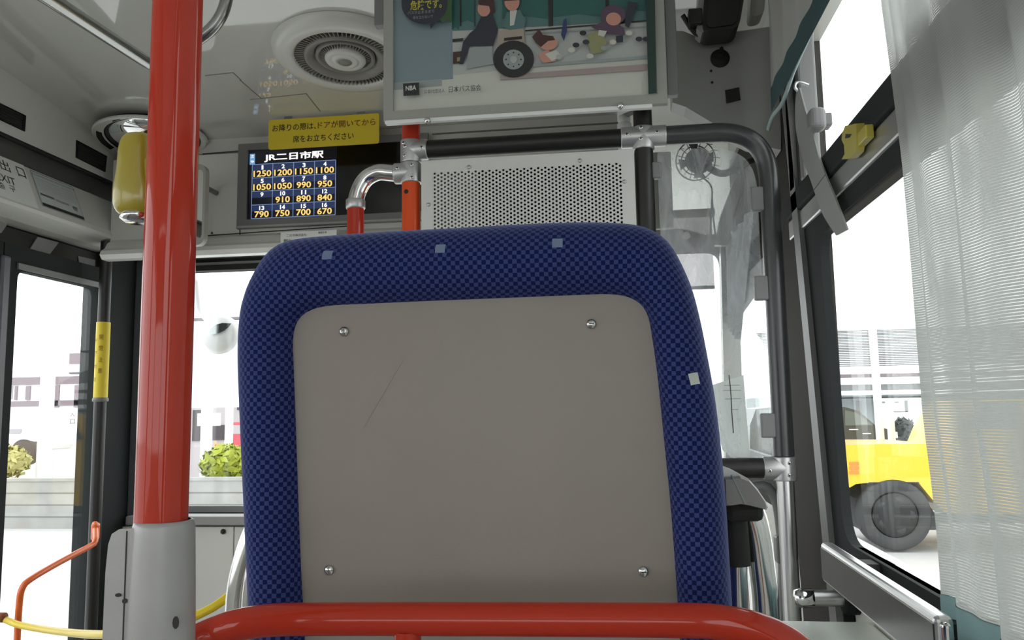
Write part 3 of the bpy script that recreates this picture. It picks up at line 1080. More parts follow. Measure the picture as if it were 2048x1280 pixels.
b = MB(); b.tube([(xs, YP, P(711, 418).z), (xs, YP, -1.28)], .0178, 'red', seg=28); b.build('short_post', orange)

# perforated panel
def perf_mat(x0, x1, z0, z1):
    m = bpy.data.materials.new('perforated_sheet')
    m.use_nodes = True
    t = NT(m)
    bs = t.t.nodes['Principled BSDF']
    bs.inputs['Base Color'].default_value = (.68, .68, .64, 1)
    bs.inputs['Metallic'].default_value = .1
    bs.inputs['Roughness'].default_value = .45
    uv = t.n('ShaderNodeUVMap')
    sp = t.n('ShaderNodeSeparateXYZ'); t.l(uv.outputs[0], sp.inputs[0])
    x, z = sp.outputs[0], sp.outputs[1]
    pa, pb = .0144, .0083
    def lat(ox, oz):
        fx = t.math('MULTIPLY', t.math('SUBTRACT', t.math('FRACT', t.math('DIVIDE', t.math('ADD', x, ox), pa)), .5), pa)
        fzz = t.math('MULTIPLY', t.math('SUBTRACT', t.math('FRACT', t.math('DIVIDE', t.math('ADD', z, oz), pb)), .5), pb)
        return t.math('SQRT', t.math('ADD', t.math('MULTIPLY', fx, fx), t.math('MULTIPLY', fzz, fzz)))
    d = t.math('MINIMUM', lat(0, 0), lat(pa / 2, pb / 2))
    hole = t.math('LESS_THAN', d, .0025)
    for a, op, v in ((x, 'GREATER_THAN', x0), (x, 'LESS_THAN', x1), (z, 'GREATER_THAN', z0), (z, 'LESS_THAN', z1)):
        hole = t.math('MULTIPLY', hole, t.math(op, a, v))
    tr = t.n('ShaderNodeBsdfTransparent')
    mx = t.n('ShaderNodeMixShader')
    t.l(hole, mx.inputs[0]); t.l(bs.outputs[0], mx.inputs[1]); t.l(tr.outputs[0], mx.inputs[2])
    t.l(mx.outputs[0], t.t.nodes['Material Output'].inputs[0])
    return m
x0, x1 = P(846, 350).x, P(1268, 320).x
z1 = P(1000, 318).z
z0 = P(1000, 640).z
M['perf'] = perf_mat(P(868, 400).x, P(1246, 400).x, z0 + .03, P(1000, 343).z)
b = MB()
q = [(x0, YP - .016, z0), (x1, YP - .016, z0), (x1, YP - .016, z1), (x0, YP - .016, z1)]
b.add(q, [[0, 1, 2, 3]], 'perf', False, [(p[0], p[2]) for p in q])
b.add([Vector(p) + Vector((0, .0015, 0)) for p in q], [[0, 1, 2, 3]], 'perf', False, [(p[0], p[2]) for p in q])
panel = b.build('perforated_panel', part)
for (px, py) in ((938, 334), (1160, 321), (857, 409), (1249, 363)):
    c = P(px, py, -.0165)
    b = MB(); b.lathe(c, (0, -1, 0), [(.0042, 0), (.0040, .0010), (.0024, .0018)], 'alu', seg=16); b.build('screw', panel)
b = MB()
M['hole_shade'] = mat('hole_shade_black', (.012, .012, .012), .9)
b.box((x0 + .004, YP - .006, z0), (x1 - .012, YP - .002, z1 - .012), 'hole_shade'); b.build('hole_shade', part)  # black sheet added to colour the holes with shade
b = MB()
b.box((P(868, 400).x, YP - .0085, z0), (P(957, 400).x, YP - .0062, z1 - .014), 'grey_plastic'); b.build('back_plate', part)

# clear sheet of the partition, its clips
b = MB()
a0, a1 = P(1318, 400).x, P(1530, 700).x
sheet = round_poly([(a0, YP - .004, P(1400, 924).z), (a1, YP - .004, P(1400, 924).z), (a1, YP - .004, P(1400, 322).z), (a0, YP - .004, P(1330, 330).z)], .05)
cut = fillet([Vector((a1, YP - .004, P(1500, 916).z)), Vector((a1, YP - .004, P(1400, 298).z)), Vector((a0, YP - .004, P(1400, 298).z)), Vector((a0, YP - .004, P(1500, 916).z))], [0, .11, .012, 0], 10)
b.add(cut, [list(range(len(cut)))], 'acrylic')
b.tube(cut, .0012, 'glass', seg=6)
b.build('clear_sheet', part)
for (x0_, y0_, x1_, y1_) in ((1504, 376, 1540, 421), (1511, 553, 1545, 600), (1524, 826, 1560, 876), (1305, 328, 1321, 356)):
    b = MB()
    p, q_ = P(x0_, y1_, -.012), P(x1_, y0_, .006)
    b.box((p.x, YP - .012, p.z), (q_.x, YP + .006, q_.z), 'clip', bev=.003)
    b.build('sheet_clip', part)
# notes taped behind the clear sheet
t = thing('taped_notice', 'white paper notice taped to the clear partition sheet beside the blue seat', 'notice', P(1460, 900, .004))
b = MB()
b.prism([P(1424, 770, .003), P(1487, 750, .003), P(1493, 830, .003), P(1500, 915, .003), P(1462, 915, .003), P(1445, 900, .003), P(1432, 850, .003)], (0, .0006, 0), 'paper'); b.build('sheet', t)
b = MB()
for (xa, ya, xb) in ((1448, 771, 1480), (1446, 781, 1482), (1450, 798, 1482), (1464, 819, 1482), (1474, 838, 1482)):
    p, q_ = P(xa, ya, .0028), P(xb, ya - .5, .0028)
    b.box((p.x, YP + .0022, p.z - .0008), (q_.x, YP + .0027, p.z + .0008), 'print_grey')
b.build('lettering', t)
b = MB(); pth = spline([P(1458, 750, -.006), P(1462, 790, -.006), P(1464, 830, -.006), P(1467, 866, -.006)], 12); b.tube(pth, .0009, 'ink', seg=8); b.build('cord', t)

# small driver's fan hanging in the corner, seen through the clear sheet
yf = 2.05
def Fp(px, py, dy=0):
    return at(px, py, 'Y', yf + dy)
t = thing('cabin_fan', 'small dark round fan on a bent arm behind the clear partition sheet', 'fan', Fp(1405, 330))
M['fan_dark'] = mat('fan_plastic', (.050, .056, .056), .35, coat=.2)
c = Fp(1398, 322)
ax = Vector((-.35, -1, -.25)).normalized()
b = MB()
b.lathe(c, -ax, [(.020, -.034), (.030, -.03), (.034, 0), (.028, .03), (.012, .045)], 'fan_dark', seg=24); b.build('motor', t)
b = MB()
cg = c + ax * .04
x_ = ax.cross(EZ).normalized(); y_ = ax.cross(x_)
for rr_ in (.050, .036, .022):
    b.tube([cg + (x_ * cos(2 * pi * k / 32) + y_ * sin(2 * pi * k / 32)) * rr_ for k in range(32)], .0016, 'fan_dark', seg=8, closed=True)
for k in range(16):
    a = 2 * pi * k / 16
    d = x_ * cos(a) + y_ * sin(a)
    b.tube([cg + d * .008 + ax * .004, cg + d * .05, c + d * .052 - ax * .005], .0010, 'fan_dark', seg=6)
b.build('cage', t)
b = MB()
for k in range(4):
    a = 2 * pi * k / 4
    d, e = x_ * cos(a) + y_ * sin(a), -x_ * sin(a) + y_ * cos(a)
    b.add([c + ax * .03 + d * .008, c + ax * .022 + d * .044 + e * .018, c + ax * .036 + d * .044 - e * .010], [[0, 1, 2]], 'padblack')
b.build('blades', t)
b = MB(); b.tube(spline([c, Fp(1440, 347), Fp(1470, 338), Fp(1500, 322, .05), at(1520, 312, 'Y', 2.15)], 24), .009, 'clip', seg=14); b.build('arm', t)
b = MB()
b.tube(spline([Fp(1396, 350), Fp(1416, 364), Fp(1424, 380), Fp(1423, 410), Fp(1421, 470)], 30), .0022, 'fan_dark', seg=8)
b.tube(spline([Fp(1424, 380), Fp(1425, 410), Fp(1427, 440), Fp(1433, 484)], 30), .0022, 'fan_dark', seg=8)
b.build('cord', t)

# driver's sun blind and side curtain, seen through the sheet
t = thing('sun_blind', 'grey translucent roller blind pulled down over the windscreen behind the clear sheet', 'blind', at(1370, 580, 'Y', 2.62))
M['blind'] = glass_mat('blind_film', (.42, .40, .40), .03, haze=.35, smudge=.2, haze_col=(.30, .27, .275))
b = MB()
p, q = at(1300, 577, 'Y', 2.62), at(1424, 455, 'Y', 2.62)
b.add([(p.x, 2.62, p.z), (q.x, 2.62, p.z), (q.x, 2.62, q.z + .05), (p.x, 2.62, q.z + .05)], [[0, 1, 2, 3]], 'blind'); b.build('film', t)
b = MB(); b.tube([(p.x, 2.62, q.z + .05), (q.x + .01, 2.62, q.z + .05)], .014, 'frame_grey', seg=16); b.build('roller', t)
b = MB(); b.box((p.x, 2.614, p.z - .008), (q.x, 2.628, p.z + .002), 'clip'); b.build('weight_bar', t)
b = MB(); e = at(1373, 472, 'Y', 2.61); b.lathe(e, (0, -1, 0), [(.012, 0), (.012, .01), (.007, .014)], 'white_plate', seg=16); b.build('fixing_knob', t)
t = thing('pillar_cover', 'pale grey windscreen pillar behind the clear sheet', 'pillar', (.40, 2.74, -.4))
b = MB()
b.prism([at(1441, 470, 'Y', 2.72), at(1452, 940, 'Y', 2.72), at(1490, 940, 'Y', 2.72), at(1474, 470, 'Y', 2.72)], (0, .05, 0), 'frame_grey'); b.build('cover', t)
t = thing('side_curtain', 'grey gathered curtain of the driver window behind the clear sheet', 'curtain', at(1480, 560, 'X', .375))
M['side_cloth'] = mat('side_curtain_cloth', (.32, .34, .345), .9)
b = MB()
def scf(u, v):
    y = 2.66 - .50 * u * (.35 + .65 * v)
    return Vector((.372 + .010 * sin(u * 26), y, .26 + v * .26 - .06 * (1 - v) * u))
b.grid(scf, 60, 8, 'side_cloth'); b.build('cloth', t)

# overhead cabinet of the driver's corner
yc = 1.78
def K(px, py, dy=0):
    return at(px, py, 'Y', yc + dy)
t = thing('overhead_cabinet', 'dark grey overhead cabinet panel above the driver with a round hole and a square plate', 'cabinet', K(1430, 250))
M['cab'] = mat('cabinet_panel', (.40, .40, .375), .5, coat=.1, mottle=.08, mscale=6)
b = MB()
cab = [K(1338, 62), K(1345, 205), K(1372, 214), K(1412, 238), K(1450, 262), K(1500, 286), K(1562, 300), K(1562, 50), K(1480, 62), K(1400, 76), K(1366, 62)]
b.prism(cab, (0, .06, 0), 'cab')
b.build('front_panel', t)
b = MB(); c = K(1440, 117, -.001); b.lathe(c, (0, -1, 0), [(.0215, 0), (.0215, .0015)], 'groove', seg=28); b.build('cable_hole', t)
b = MB(); b.prism([K(1450, 181, -.002), K(1478, 175, -.002), K(1481, 200, -.002), K(1453, 207, -.002)], (0, -.002, 0), 'groove'); b.build('square_plate', t)
for s_ in ((1422, 142), (1424, 165)):
    b = MB(); b.lathe(K(*s_, -.0), (0, -1, 0), [(.003, 0), (.003, .001)], 'groove', seg=10); b.build('screw_hole', t)
# translucent white blind over the upper windscreen of the driver's corner
def shade_mat(name, col, tcol):
    m = bpy.data.materials.new(name)
    m.use_nodes = True
    t = NT(m)
    t.t.nodes.clear()
    out = t.n('ShaderNodeOutputMaterial')
    df = t.n('ShaderNodeBsdfDiffuse'); df.inputs[0].default_value = (*col, 1)
    tl = t.n('ShaderNodeBsdfTranslucent'); tl.inputs[0].default_value = (*tcol, 1)
    ms = t.n('ShaderNodeMixShader'); ms.inputs[0].default_value = .85
    t.l(df.outputs[0], ms.inputs[1]); t.l(tl.outputs[0], ms.inputs[2]); t.l(ms.outputs[0], out.inputs[0])
    return m
M['shade'] = shade_mat('white_shade_cloth', (.8, .8, .76), (.74, .75, .71))
t = thing('sunshade', 'bright off-white shade over the upper windscreen in the driver corner', 'blind', at(1400, 462, 'Y', 2.60))
ysh = 2.66
zlo, zhi = at(1400, 470, 'Y', ysh).z, .93
b = MB(); b.prism([(.035, ysh, zlo + .05), (at(1372, 400, 'Y', ysh).x, ysh, zlo + .02), (at(1405, 400, 'Y', ysh).x, ysh, zlo), (.395, ysh, zlo), (.395, ysh, zhi), (.035, ysh, zhi)], (0, .002, 0), 'shade'); b.f = b.f[:1]; b.mi = b.mi[:1]; b.sm = b.sm[:1]; b.build('cloth', t)
b = MB(); b.tube([(.035, ysh, zhi), (.398, ysh, zhi)], .012, 'alu', seg=12); b.build('roller', t)
t = thing('corner_strut', 'grey slanting strut of the driver corner in front of the bright shade', 'strut', at(1445, 480, 'Y', 2.50))
b = MB()
b.prism([at(1480, 330, 'Y', 2.50), at(1508, 326, 'Y', 2.50), at(1468, 440, 'Y', 2.50), at(1456, 490, 'Y', 2.50), at(1430, 490, 'Y', 2.50), at(1442, 430, 'Y', 2.50)], (0, .03, 0), 'frame_grey'); b.build('cover', t)
b = MB()
b.prism([at(1482, 380, 'Y', 2.47), at(1486, 381, 'Y', 2.47), at(1462, 462, 'Y', 2.47), at(1458, 461, 'Y', 2.47)], (0, .008, 0), 'bezel'); b.build('rod', t)
t = thing('header_end', 'grey end panel of the display header behind the left of the clear sheet', 'panel', at(1340, 450, 'Y', 2.36))
b = MB(); b.box((XHE - .06, 2.372, at(1335, 455, 'Y', 2.36).z), (at(1346, 400, 'Y', 2.36).x, 2.392, at(1335, 300, 'Y', 2.36).z), 'frame_grey', bev=.004); b.build('panel', t)
# device with dark screen under the roof
yd = 1.69
def D(px, py, dy=0):
    return at(px, py, 'Y', yd + dy)
t = thing('monitor', 'black rounded monitor hanging under the roof at the upper right of the poster', 'monitor', D(1440, 60))
b = MB()
body = round_poly([D(1412, -50), D(1405, 64), D(1478, 56), D(1496, -50)], .02)
b.prism(body, (0, .07, 0), 'dark_wall'); b.build('housing', t)
b = MB(); b.prism(round_poly([D(1418, -48, -.001), D(1412, 58, -.001), D(1472, 50, -.001), D(1489, -48, -.001)], .015), (0, -.004, 0), 'lcd_off'); b.build('screen', t)
b = MB(); b.prism([D(1399, -50, .01), D(1394, 58, .01), D(1404, 66, .01), D(1412, 60, .01), D(1418, -50, .01)], (0, .05, 0), 'frame_grey'); b.build('side_cover', t)
b = MB(); b.box(D(1408, -60), D(1490, -48) + Vector((0, .06, 0)), 'dark_wall'); b.box((D(1440, 0).x, yd + .03, D(1440, -70).z), (D(1460, 0).x, yd + .05, ZC), 'dark_wall'); b.build('mount', t)
b = MB(); b.tube(spline([D(1365, 30, .02), D(1385, 60, .03), D(1400, 70, .04), D(1432, 70, .05), D(1444, 85, .10), K(1440, 112, -.012)], 40), .0055, 'padblack', seg=10)
b.box(D(1378, 48, .0), D(1402, 28, .03), 'padblack', bev=.003)
b.build('cable', t)
t = thing('ceiling_bracket', 'grey rounded bracket under the roof between the monitor and the curtain', 'bracket', D(1510, 30, .06))
b = MB(); b.prism(round_poly([D(1504, -60, .06), D(1500, 34, .06), D(1528, 28, .06), D(1536, -60, .06)], .02), (0, .05, 0), 'frame_grey'); b.build('arm', t)

# ================================================================== POSTER
YQ = 1.535
def Q(px, py, layer=0):
    return at(px, py, 'Y', YQ - layer * .0002)
t = thing('framed_poster', 'framed cartoon bus-safety poster hanging from the ceiling in front of the partition', 'poster', Q(1050, 240))
xL, xRr = Q(769, 240).x, Q(1335, 205).x
zB = (Q(775, 247).z + Q(1330, 207).z) / 2
zT = zB + .385
il, ir, ib, it = Q(788, 200).x, Q(1313, 150).x, (Q(790, 228).z + Q(1313, 187).z) / 2, zT - .022
b = MB()
b.ring([(xL, YQ, zB), (xRr, YQ, zB), (xRr, YQ, zT), (xL, YQ, zT)], [(il, YQ, ib), (ir, YQ, ib), (ir, YQ, it), (il, YQ, it)], (0, -.008, 0), 'frame_grey', N=8)
b.box((xL, YQ, zB), (xRr, YQ + .006, zT), 'frame_grey')
fr = b.build('frame', t)
b = MB()
b.box((xL + .004, YQ - .012, zB - .008), (xRr - .03, YQ + .002, zB), 'white_plate', bev=.002); b.build('bottom_rail', t)
for (px, py) in ((858, 246), (1241, 217)):
    b = MB(); b.lathe(Q(px, py) + Vector((0, -.014, 0)), (0, -1, 0), [(.0065, -.004), (.0065, .002), (.0045, .005), (.001, .0058)], 'chrome', seg=16); b.build('thumb_screw', t)
for (xa, xb) in ((749, 770), (1330, 1352)):
    b = MB()
    p, q = at(xa, 52, 'Y', YQ + .012), at(xb, 52, 'Y', YQ + .012)
    b.box((p.x, YQ + .008, p.z if xa < 1000 else at(1340, 186, 'Y', YQ).z), (q.x, YQ + .030, ceil_z(YQ)), 'clip' if xa < 1000 else 'bezel', bev=.002)
    b.build('hanger', t)
def pm(name, r, g, b_):
    k = 'print_' + name
    if k not in M:
        M[k] = mat('print_' + name, srgb(r, g, b_), .55, coat=.75, coat_rough=.03)
    return k
b = MB()
lay = [0]
def poly(pts, c, up=True):
    if up:
        lay[0] += 1
    b.add([Q(x, y, lay[0]) for x, y in pts], [list(range(len(pts)))], c)
def disc(x, y, rx, ry, c, n=28):
    lay[0] += 1
    b.add([Q(x + rx * cos(2 * pi * k / n), y + ry * sin(2 * pi * k / n), lay[0]) for k in range(n)], [list(range(n))], c)
sky_ = pm('sky', 128, 146, 152); pale = pm('pale', 182, 186, 182); white = pm('white', 205, 206, 196); teal = pm('teal', 40, 98, 92); dteal = pm('deep_teal', 20, 60, 56)
navy = pm('navy', 40, 44, 60); green = pm('leaf', 52, 92, 50); blackp = pm('black', 28, 30, 32); pink = pm('skin', 205, 148, 130); brown = pm('brown', 70, 40, 36); beige = pm('beige', 172, 158, 145)
mauve = pm('mauve', 165, 150, 146); grey = pm('grey', 140, 142, 138); olive = pm('olive', 150, 150, 105); purple = pm('purple', 88, 66, 88); dgreen = pm('dark_green', 14, 52, 44); blue = pm('blue', 44, 60, 108); tgrey = pm('teal_grey', 84, 120, 118)
TOP = -118
poly([(783, TOP), (1300, TOP), (1316, 189), (783, 232)], white)
poly([(785, TOP), (905, TOP), (906, 158), (785, 168)], sky_)
poly([(788, 165), (884, 158), (884, 172), (788, 180)], grey)
poly([(902, TOP), (1292, TOP), (1299, 116), (1064, 134), (906, 150)], pale)
poly([(902, TOP), (1290, TOP), (1293, 42), (1106, 52), (905, 62)], tgrey)
for xa, xb, ya in ((904, 918, 60), (922, 948, 46), (1004, 1096, 38), (1106, 1210, 34), (1216, 1290, 22)):
    poly([(xa, TOP), (xb, TOP), (xb, ya), ((xa + xb) / 2, ya - 6), (xa, ya)], teal)
for xa, xb in ((918, 922), (948, 950), (1096, 1105), (1210, 1217)):
    poly([(xa, TOP), (xb, TOP), (xb + 1, 52), (xa + 1, 53)], blackp)
poly([(1050, 60), (1293, 40), (1293, 43), (1050, 63)], blackp)
poly([(1050, 66), (1293, 52), (1293, 54), (1050, 69)], grey)
poly([(905, 78), (926, 76), (926, 82), (905, 84)], blackp)
poly([(906, 104), (924, 102), (924, 126), (906, 128)], brown)
poly([(914, 115), (921, 114), (921, 122), (914, 123)], olive)
poly([(1064, 128), (1297, 111), (1297, 117), (1064, 134)], grey)
poly([(1000, 150), (1297, 128), (1297, 140), (1000, 160)], mauve)
# seated passenger in a dark suit
poly([(938, 96), (984, 92), (988, 128), (932, 138)], grey)
poly([(962, 34), (985, 26), (996, 60), (986, 92), (940, 92), (926, 128), (918, 128), (926, 84), (940, 66), (950, 58)], navy)
disc(968, 17, 13, 16, pink)
poly([(956, 2), (972, -10), (988, 0), (990, 22), (983, 30), (978, 12), (958, 10)], brown)
# seat and standing passenger
poly([(996, 62), (1046, 54), (1050, 84), (994, 92)], beige)
poly([(1008, 76), (1044, 72), (1044, 78), (1008, 82)], blackp)
poly([(1014, 24), (1040, 20), (1052, 40), (1048, 56), (1020, 60), (1004, 52)], tgrey)
poly([(1020, 22), (1034, 20), (1028, 50), (1020, 52)], white)
disc(1024, 4, 15, 18, pink)
poly([(1008, -14), (1040, -16), (1042, 0), (1008, 2)], brown)
# wheel of the bus
disc(1027, 118, 41, 37, blackp)
disc(1027, 119, 21, 20, grey)
for k in range(8):
    disc(1027 + 15 * cos(k * pi / 4), 119 + 14 * sin(k * pi / 4), 1.6, 1.6, blackp, 10)
disc(1027, 119, 7, 7, pale)
# children tumbling in the aisle
poly([(1076, 110), (1096, 98), (1112, 122), (1086, 126)], pink)
poly([(1090, 108), (1112, 100), (1124, 112), (1104, 122)], white)
disc(1096, 86, 19, 14, pink)
poly([(1064, 74), (1078, 58), (1086, 70), (1106, 72), (1110, 80), (1096, 82), (1082, 94), (1072, 86)], brown)
disc(1118, 114, 6, 5, pale)
poly([(1127, 40), (1133, 36), (1134, 62), (1128, 82), (1122, 70)], blue)
poly([(1176, 68), (1200, 60), (1214, 84), (1206, 104), (1184, 108), (1176, 88)], olive)
poly([(1182, 54), (1212, 40), (1248, 56), (1250, 70), (1222, 68), (1204, 64)], purple)
disc(1226, 30, 25, 20, purple)
disc(1227, 38, 15, 13, pink)
poly([(1198, 60), (1214, 62), (1208, 74), (1196, 70)], white)
poly([(1232, 72), (1246, 70), (1246, 84), (1232, 86)], navy)
for (x, y, c) in ((1166, 66, blackp), (1172, 84, navy), (1152, 90, navy), (1143, 100, white), (1226, 84, white), (1208, 96, grey), (1258, 66, white), (1278, 78, navy), (1292, 78, navy), (1180, 112, white)):
    disc(x, y, 7, 5, c, 14)
poly([(1276, 6), (1256, 2), (1250, 52), (1258, 56)], navy)
# tree and speech balloon
poly([(872, TOP), (903, TOP), (904, 44), (898, 46), (894, 38), (886, 46), (880, 40), (870, 44)], green)
poly([(803, 6)] + [(849 - 46 * cos(a), 8 + 40 * sin(a)) for a in [pi * k / 18 for k in range(1, 18)]][:11] + [(860, 47), (861, 58), (874, 42)] + [(849 - 46 * cos(a), 8 + 40 * sin(a)) for a in [pi * k / 18 for k in range(13, 18)]] + [(895, 6), (895, -50), (803, -50)], navy)
poly([(1288, TOP), (1308, TOP), (1313, 186), (1297, 188)], dgreen)
poly([(806, 167), (838, 165), (839, 190), (807, 192)], blackp)
for pts, c in (([(787, 62), (787, 62.1)], None),):
    pass
prn = b.build('print', fr)
b = MB()
LL = lay[0] + 2
exq = EX
yel = pm('yellow', 196, 186, 70); lw = pm('lettering_white', 225, 225, 218); lk = pm('lettering_grey', 95, 96, 92)
MB().text('危険です。', Q(852, 9, LL), exq, EZ, yel, height=.021, width=.066, bold=.02).build('lettering', fr)
MB().text('バスが止まるまで', Q(842, 24, LL), exq, EZ, grey, height=.0070, width=.056).build('lettering', fr)
MB().text('席を立たないで', Q(846, 34, LL), exq, EZ, grey, height=.0070, width=.042).build('lettering', fr)
MB().text('NBA', Q(822, 176, LL), (Vector((1, 0, .02))), EZ, lw, height=.010, width=.022, bold=.02).build('lettering', fr)
MB().text('公益社団法人', Q(869, 182, LL), EX, EZ, lk, height=.0085, width=.043, bold=.01).build('lettering', fr)
MB().text('日本バス協会', Q(930, 177, LL), EX, EZ, lk, height=.0135, width=.066, bold=.01).build('lettering', fr)
# white insulators beside the middle post under the poster
t = thing('pipe_clip', 'small white plastic clip on the wall panel beside the upper black post', 'clip', at(1248, 245, 'Y', 1.66))
b = MB(); c = at(1248, 232, 'Y', 1.66); b.lathe(c, (0, 0, -1), [(.010, 0), (.013, .002), (.013, .012), (.0115, .014), (.0115, .016), (.015, .018), (.015, .034), (.012, .036)], 'white_plate', seg=20)
b.build('body', t)
b = MB(); b.tube([c, Vector((xm, YP + .01, c.z - .006))], .005, 'clip', seg=10); b.build('stem', t)

# ================================================================== FARE DISPLAY AND SIGNS
YD = YH - .004
def S(px, py, dy=0):
    return at(px, py, 'Y', YD + dy)
t = thing('fare_display', 'twin fare display in the front header, its left screen listing fares in amber', 'display', S(600, 455))
xa, xb = S(478, 380).x, S(858, 350).x
za, zb = (S(490, 462).z + S(800, 441).z) / 2, (S(480, 297).z + S(800, 277).z) / 2
ba, bb = S(497, 380).x, S(846, 350).x
bza, bzb = (S(506, 443).z + S(790, 424).z) / 2, (S(490, 303).z + S(800, 284).z) / 2
b = MB()
b.ring([(xa, YD, za), (xb, YD, za), (xb, YD, zb + .01), (xa, YD, zb + .01)], [(ba, YD, bza), (bb, YD, bza), (bb, YD, bzb), (ba, YD, bzb)], (0, -.012, 0), 'bezel', N=8); b.build('housing', t)
b = MB(); b.box((ba - .004, YD - .004, bza - .004), (bb + .004, YD - .001, bzb + .004), 'lcd_off'); b.build('dark_screen', t)
b = MB()
b.box((xa + .004, YD - .016, za + .002), (xb, YD - .010, za + .008), 'frame_grey'); b.build('lower_lip', t)
gl, gr = (S(502.7, 331).x + S(507, 438).x) / 2, (S(670, 320).x + S(673.7, 429).x) / 2
gt, gb = (S(502.7, 331.3).z + S(670, 320).z) / 2, (S(507, 438.7).z + S(673.7, 429.4).z) / 2
yL = YD - .0042
b = MB(); b.box((ba + .002, yL, bza + .002), (gr + .004, yL + .0008, bzb - .002), 'screen_bg'); lit = b.build('lit_screen', t)
b = MB()
cw, ch = (gr - gl) / 4, (gt - gb) / 4
for i in range(4):
    for j in range(4):
        b.add([(gl + i * cw, yL - .0003, gt - j * ch), (gl + (i + 1) * cw, yL - .0003, gt - j * ch), (gl + (i + 1) * cw, yL - .0003, gt - (j + .48) * ch), (gl + i * cw, yL - .0003, gt - (j + .48) * ch)], [[0, 1, 2, 3]], 'screen_cell')
for i in range(5):
    x = gl + i * cw
    b.add([(x - .0010, yL - .0006, gt), (x + .0010, yL - .0006, gt), (x + .0010, yL - .0006, gb), (x - .0010, yL - .0006, gb)], [[0, 1, 2, 3]], 'screen_line')
    z = gt - i * ch
    b.add([(gl, yL - .0006, z - .0010), (gr, yL - .0006, z - .0010), (gr, yL - .0006, z + .0010), (gl, yL - .0006, z + .0010)], [[0, 1, 2, 3]], 'screen_line')
p, q = S(501, 309), S(511, 330)
b.add([(p.x, yL - .0004, gt), (q.x, yL - .0004, gt), (q.x, yL - .0004, p.z), (p.x, yL - .0004, p.z)], [[0, 1, 2, 3]], 'screen_blue')
b.build('fare_grid', lit)
b = MB()
fares = ['1250', '1200', '1150', '1100', '1050', '1050', '990', '950', '', '910', '890', '840', '790', '750', '700', '670']
for k in range(16):
    i, j = k % 4, k // 4
    cx, cz = gl + (i + .5) * cw, gt - j * ch
    n = len(str(k + 1))
    b.text(str(k + 1), (cx, yL - .0008, cz - ch * .25), EX, EZ, 'screen_white', height=ch * .32, width=.0085 * n if n > 1 else .0105 * (.6 if k == 0 else 1), bold=.035)
    if fares[k]:
        b.text(fares[k], (cx, yL - .0008, cz - ch * .70), EX, EZ, 'screen_amber', height=ch * .46, width=cw * (.86 if len(fares[k]) == 4 else .69), bold=.022)
ttl = S(589, 313.5)
b.text('JR二日市駅', (ttl.x, yL - .0008, ttl.z), EX, EZ, 'screen_white', height=.029, width=.200, bold=.030)
p = S(506, 314)
b.text('次', (p.x, yL - .0008, p.z), EX, EZ, 'screen_white', height=.012, width=.012, bold=.01)
p = S(506, 324)
b.text('停', (p.x, yL - .0008, p.z), EX, EZ, 'screen_white', height=.010, width=.012, bold=.01)
b.build('lettering', lit)

t = thing('notice_sign', 'yellow sign with two lines of Japanese lettering above the fare display', 'sign', at(648, 292, 'Y', 2.37))
ysn = 2.29
def G(px, py, dy=0):
    return at(px, py, 'Y', ysn + dy)
c0, c1, c2, c3 = G(541, 301), G(760, 284), G(756, 226), G(533, 241)
b = MB()
xa, xb = (c0.x + c3.x) / 2, (c1.x + c2.x) / 2
za, zb = (c0.z + c1.z) / 2, (c2.z + c3.z) / 2
b.prism(round_poly([(xa, ysn, za), (xb, ysn, za), (xb, ysn, zb), (xa, ysn, zb)], .008), (0, .004, 0), 'sign_yellow'); b.build('plate', t)
b = MB()
p = G(645, 263); w_ = xb - xa; h_ = zb - za
b.text('お降りの際は、', (xa + w_ * .235, ysn - .0004, zb - h_ * .29), EX, EZ, 'ink', height=.0225, width=w_ * .40, bold=.008)
b.build('lettering', t); b = MB()
b.text('ドアが開いてから', (xa + w_ * .71, ysn - .0004, zb - h_ * .28), EX, EZ, 'ink_brown', height=.0225, width=w_ * .52, bold=.008)
b.build('lettering', t); b = MB()
b.text('席をお立ちください', (xa + w_ * .50, ysn - .0004, zb - h_ * .70), EX, EZ, 'ink', height=.0225, width=w_ * .55, bold=.008)
b.build('lettering', t)
for x in (xa + .06, xb - .06):
    b = MB(); b.box((x - .012, ysn + .004, zb - .03), (x + .012, ysn + .008, ceil_z(ysn)), 'clip'); b.build('bracket', t)

t = thing('operator_plate', 'white nameplate on the header lip below the fare display, half hidden by the seat', 'plate', at(628, 490, 'Y', 2.34))
def Gp(px, py, dy=0):
    return at(px, py, 'Y', 2.335 + dy)
b = MB()
xa, xb, zb, za = Gp(561, 480).x, Gp(673, 470).x, (Gp(561, 465).z + Gp(673, 459).z) / 2, Gp(600, 505).z
b.box((xa, 2.335, za), (xb, 2.339, zb), 'white_plate'); b.build('plate', t)
b = MB()
w_ = xb - xa
MB().text('二日市株式会社', (xa + w_ * .29, 2.3346, zb - .0115), EX, EZ, 'ink', height=.0085, width=w_ * .36).build('lettering', t)
MB().text('車両番号', (xa + w_ * .75, 2.3346, zb - .007), EX, EZ, 'ink', height=.0068, width=w_ * .15, bold=.01).build('lettering', t)
MB().text('運転士', (xa + w_ * .12, 2.3346, zb - .027), EX, EZ, 'ink', height=.009, width=w_ * .13, bold=.01).build('lettering', t)
MB().text('0 1', (xa + w_ * .68, 2.3346, zb - .026), EX, EZ, 'ink', height=.013, width=w_ * .20, bold=.02).build('lettering', t)
b = MB(); b.box((xa + .03, 2.339, zb - .02), (xb - .03, 2.362, zb - .005), 'clip'); b.build('bracket', t)

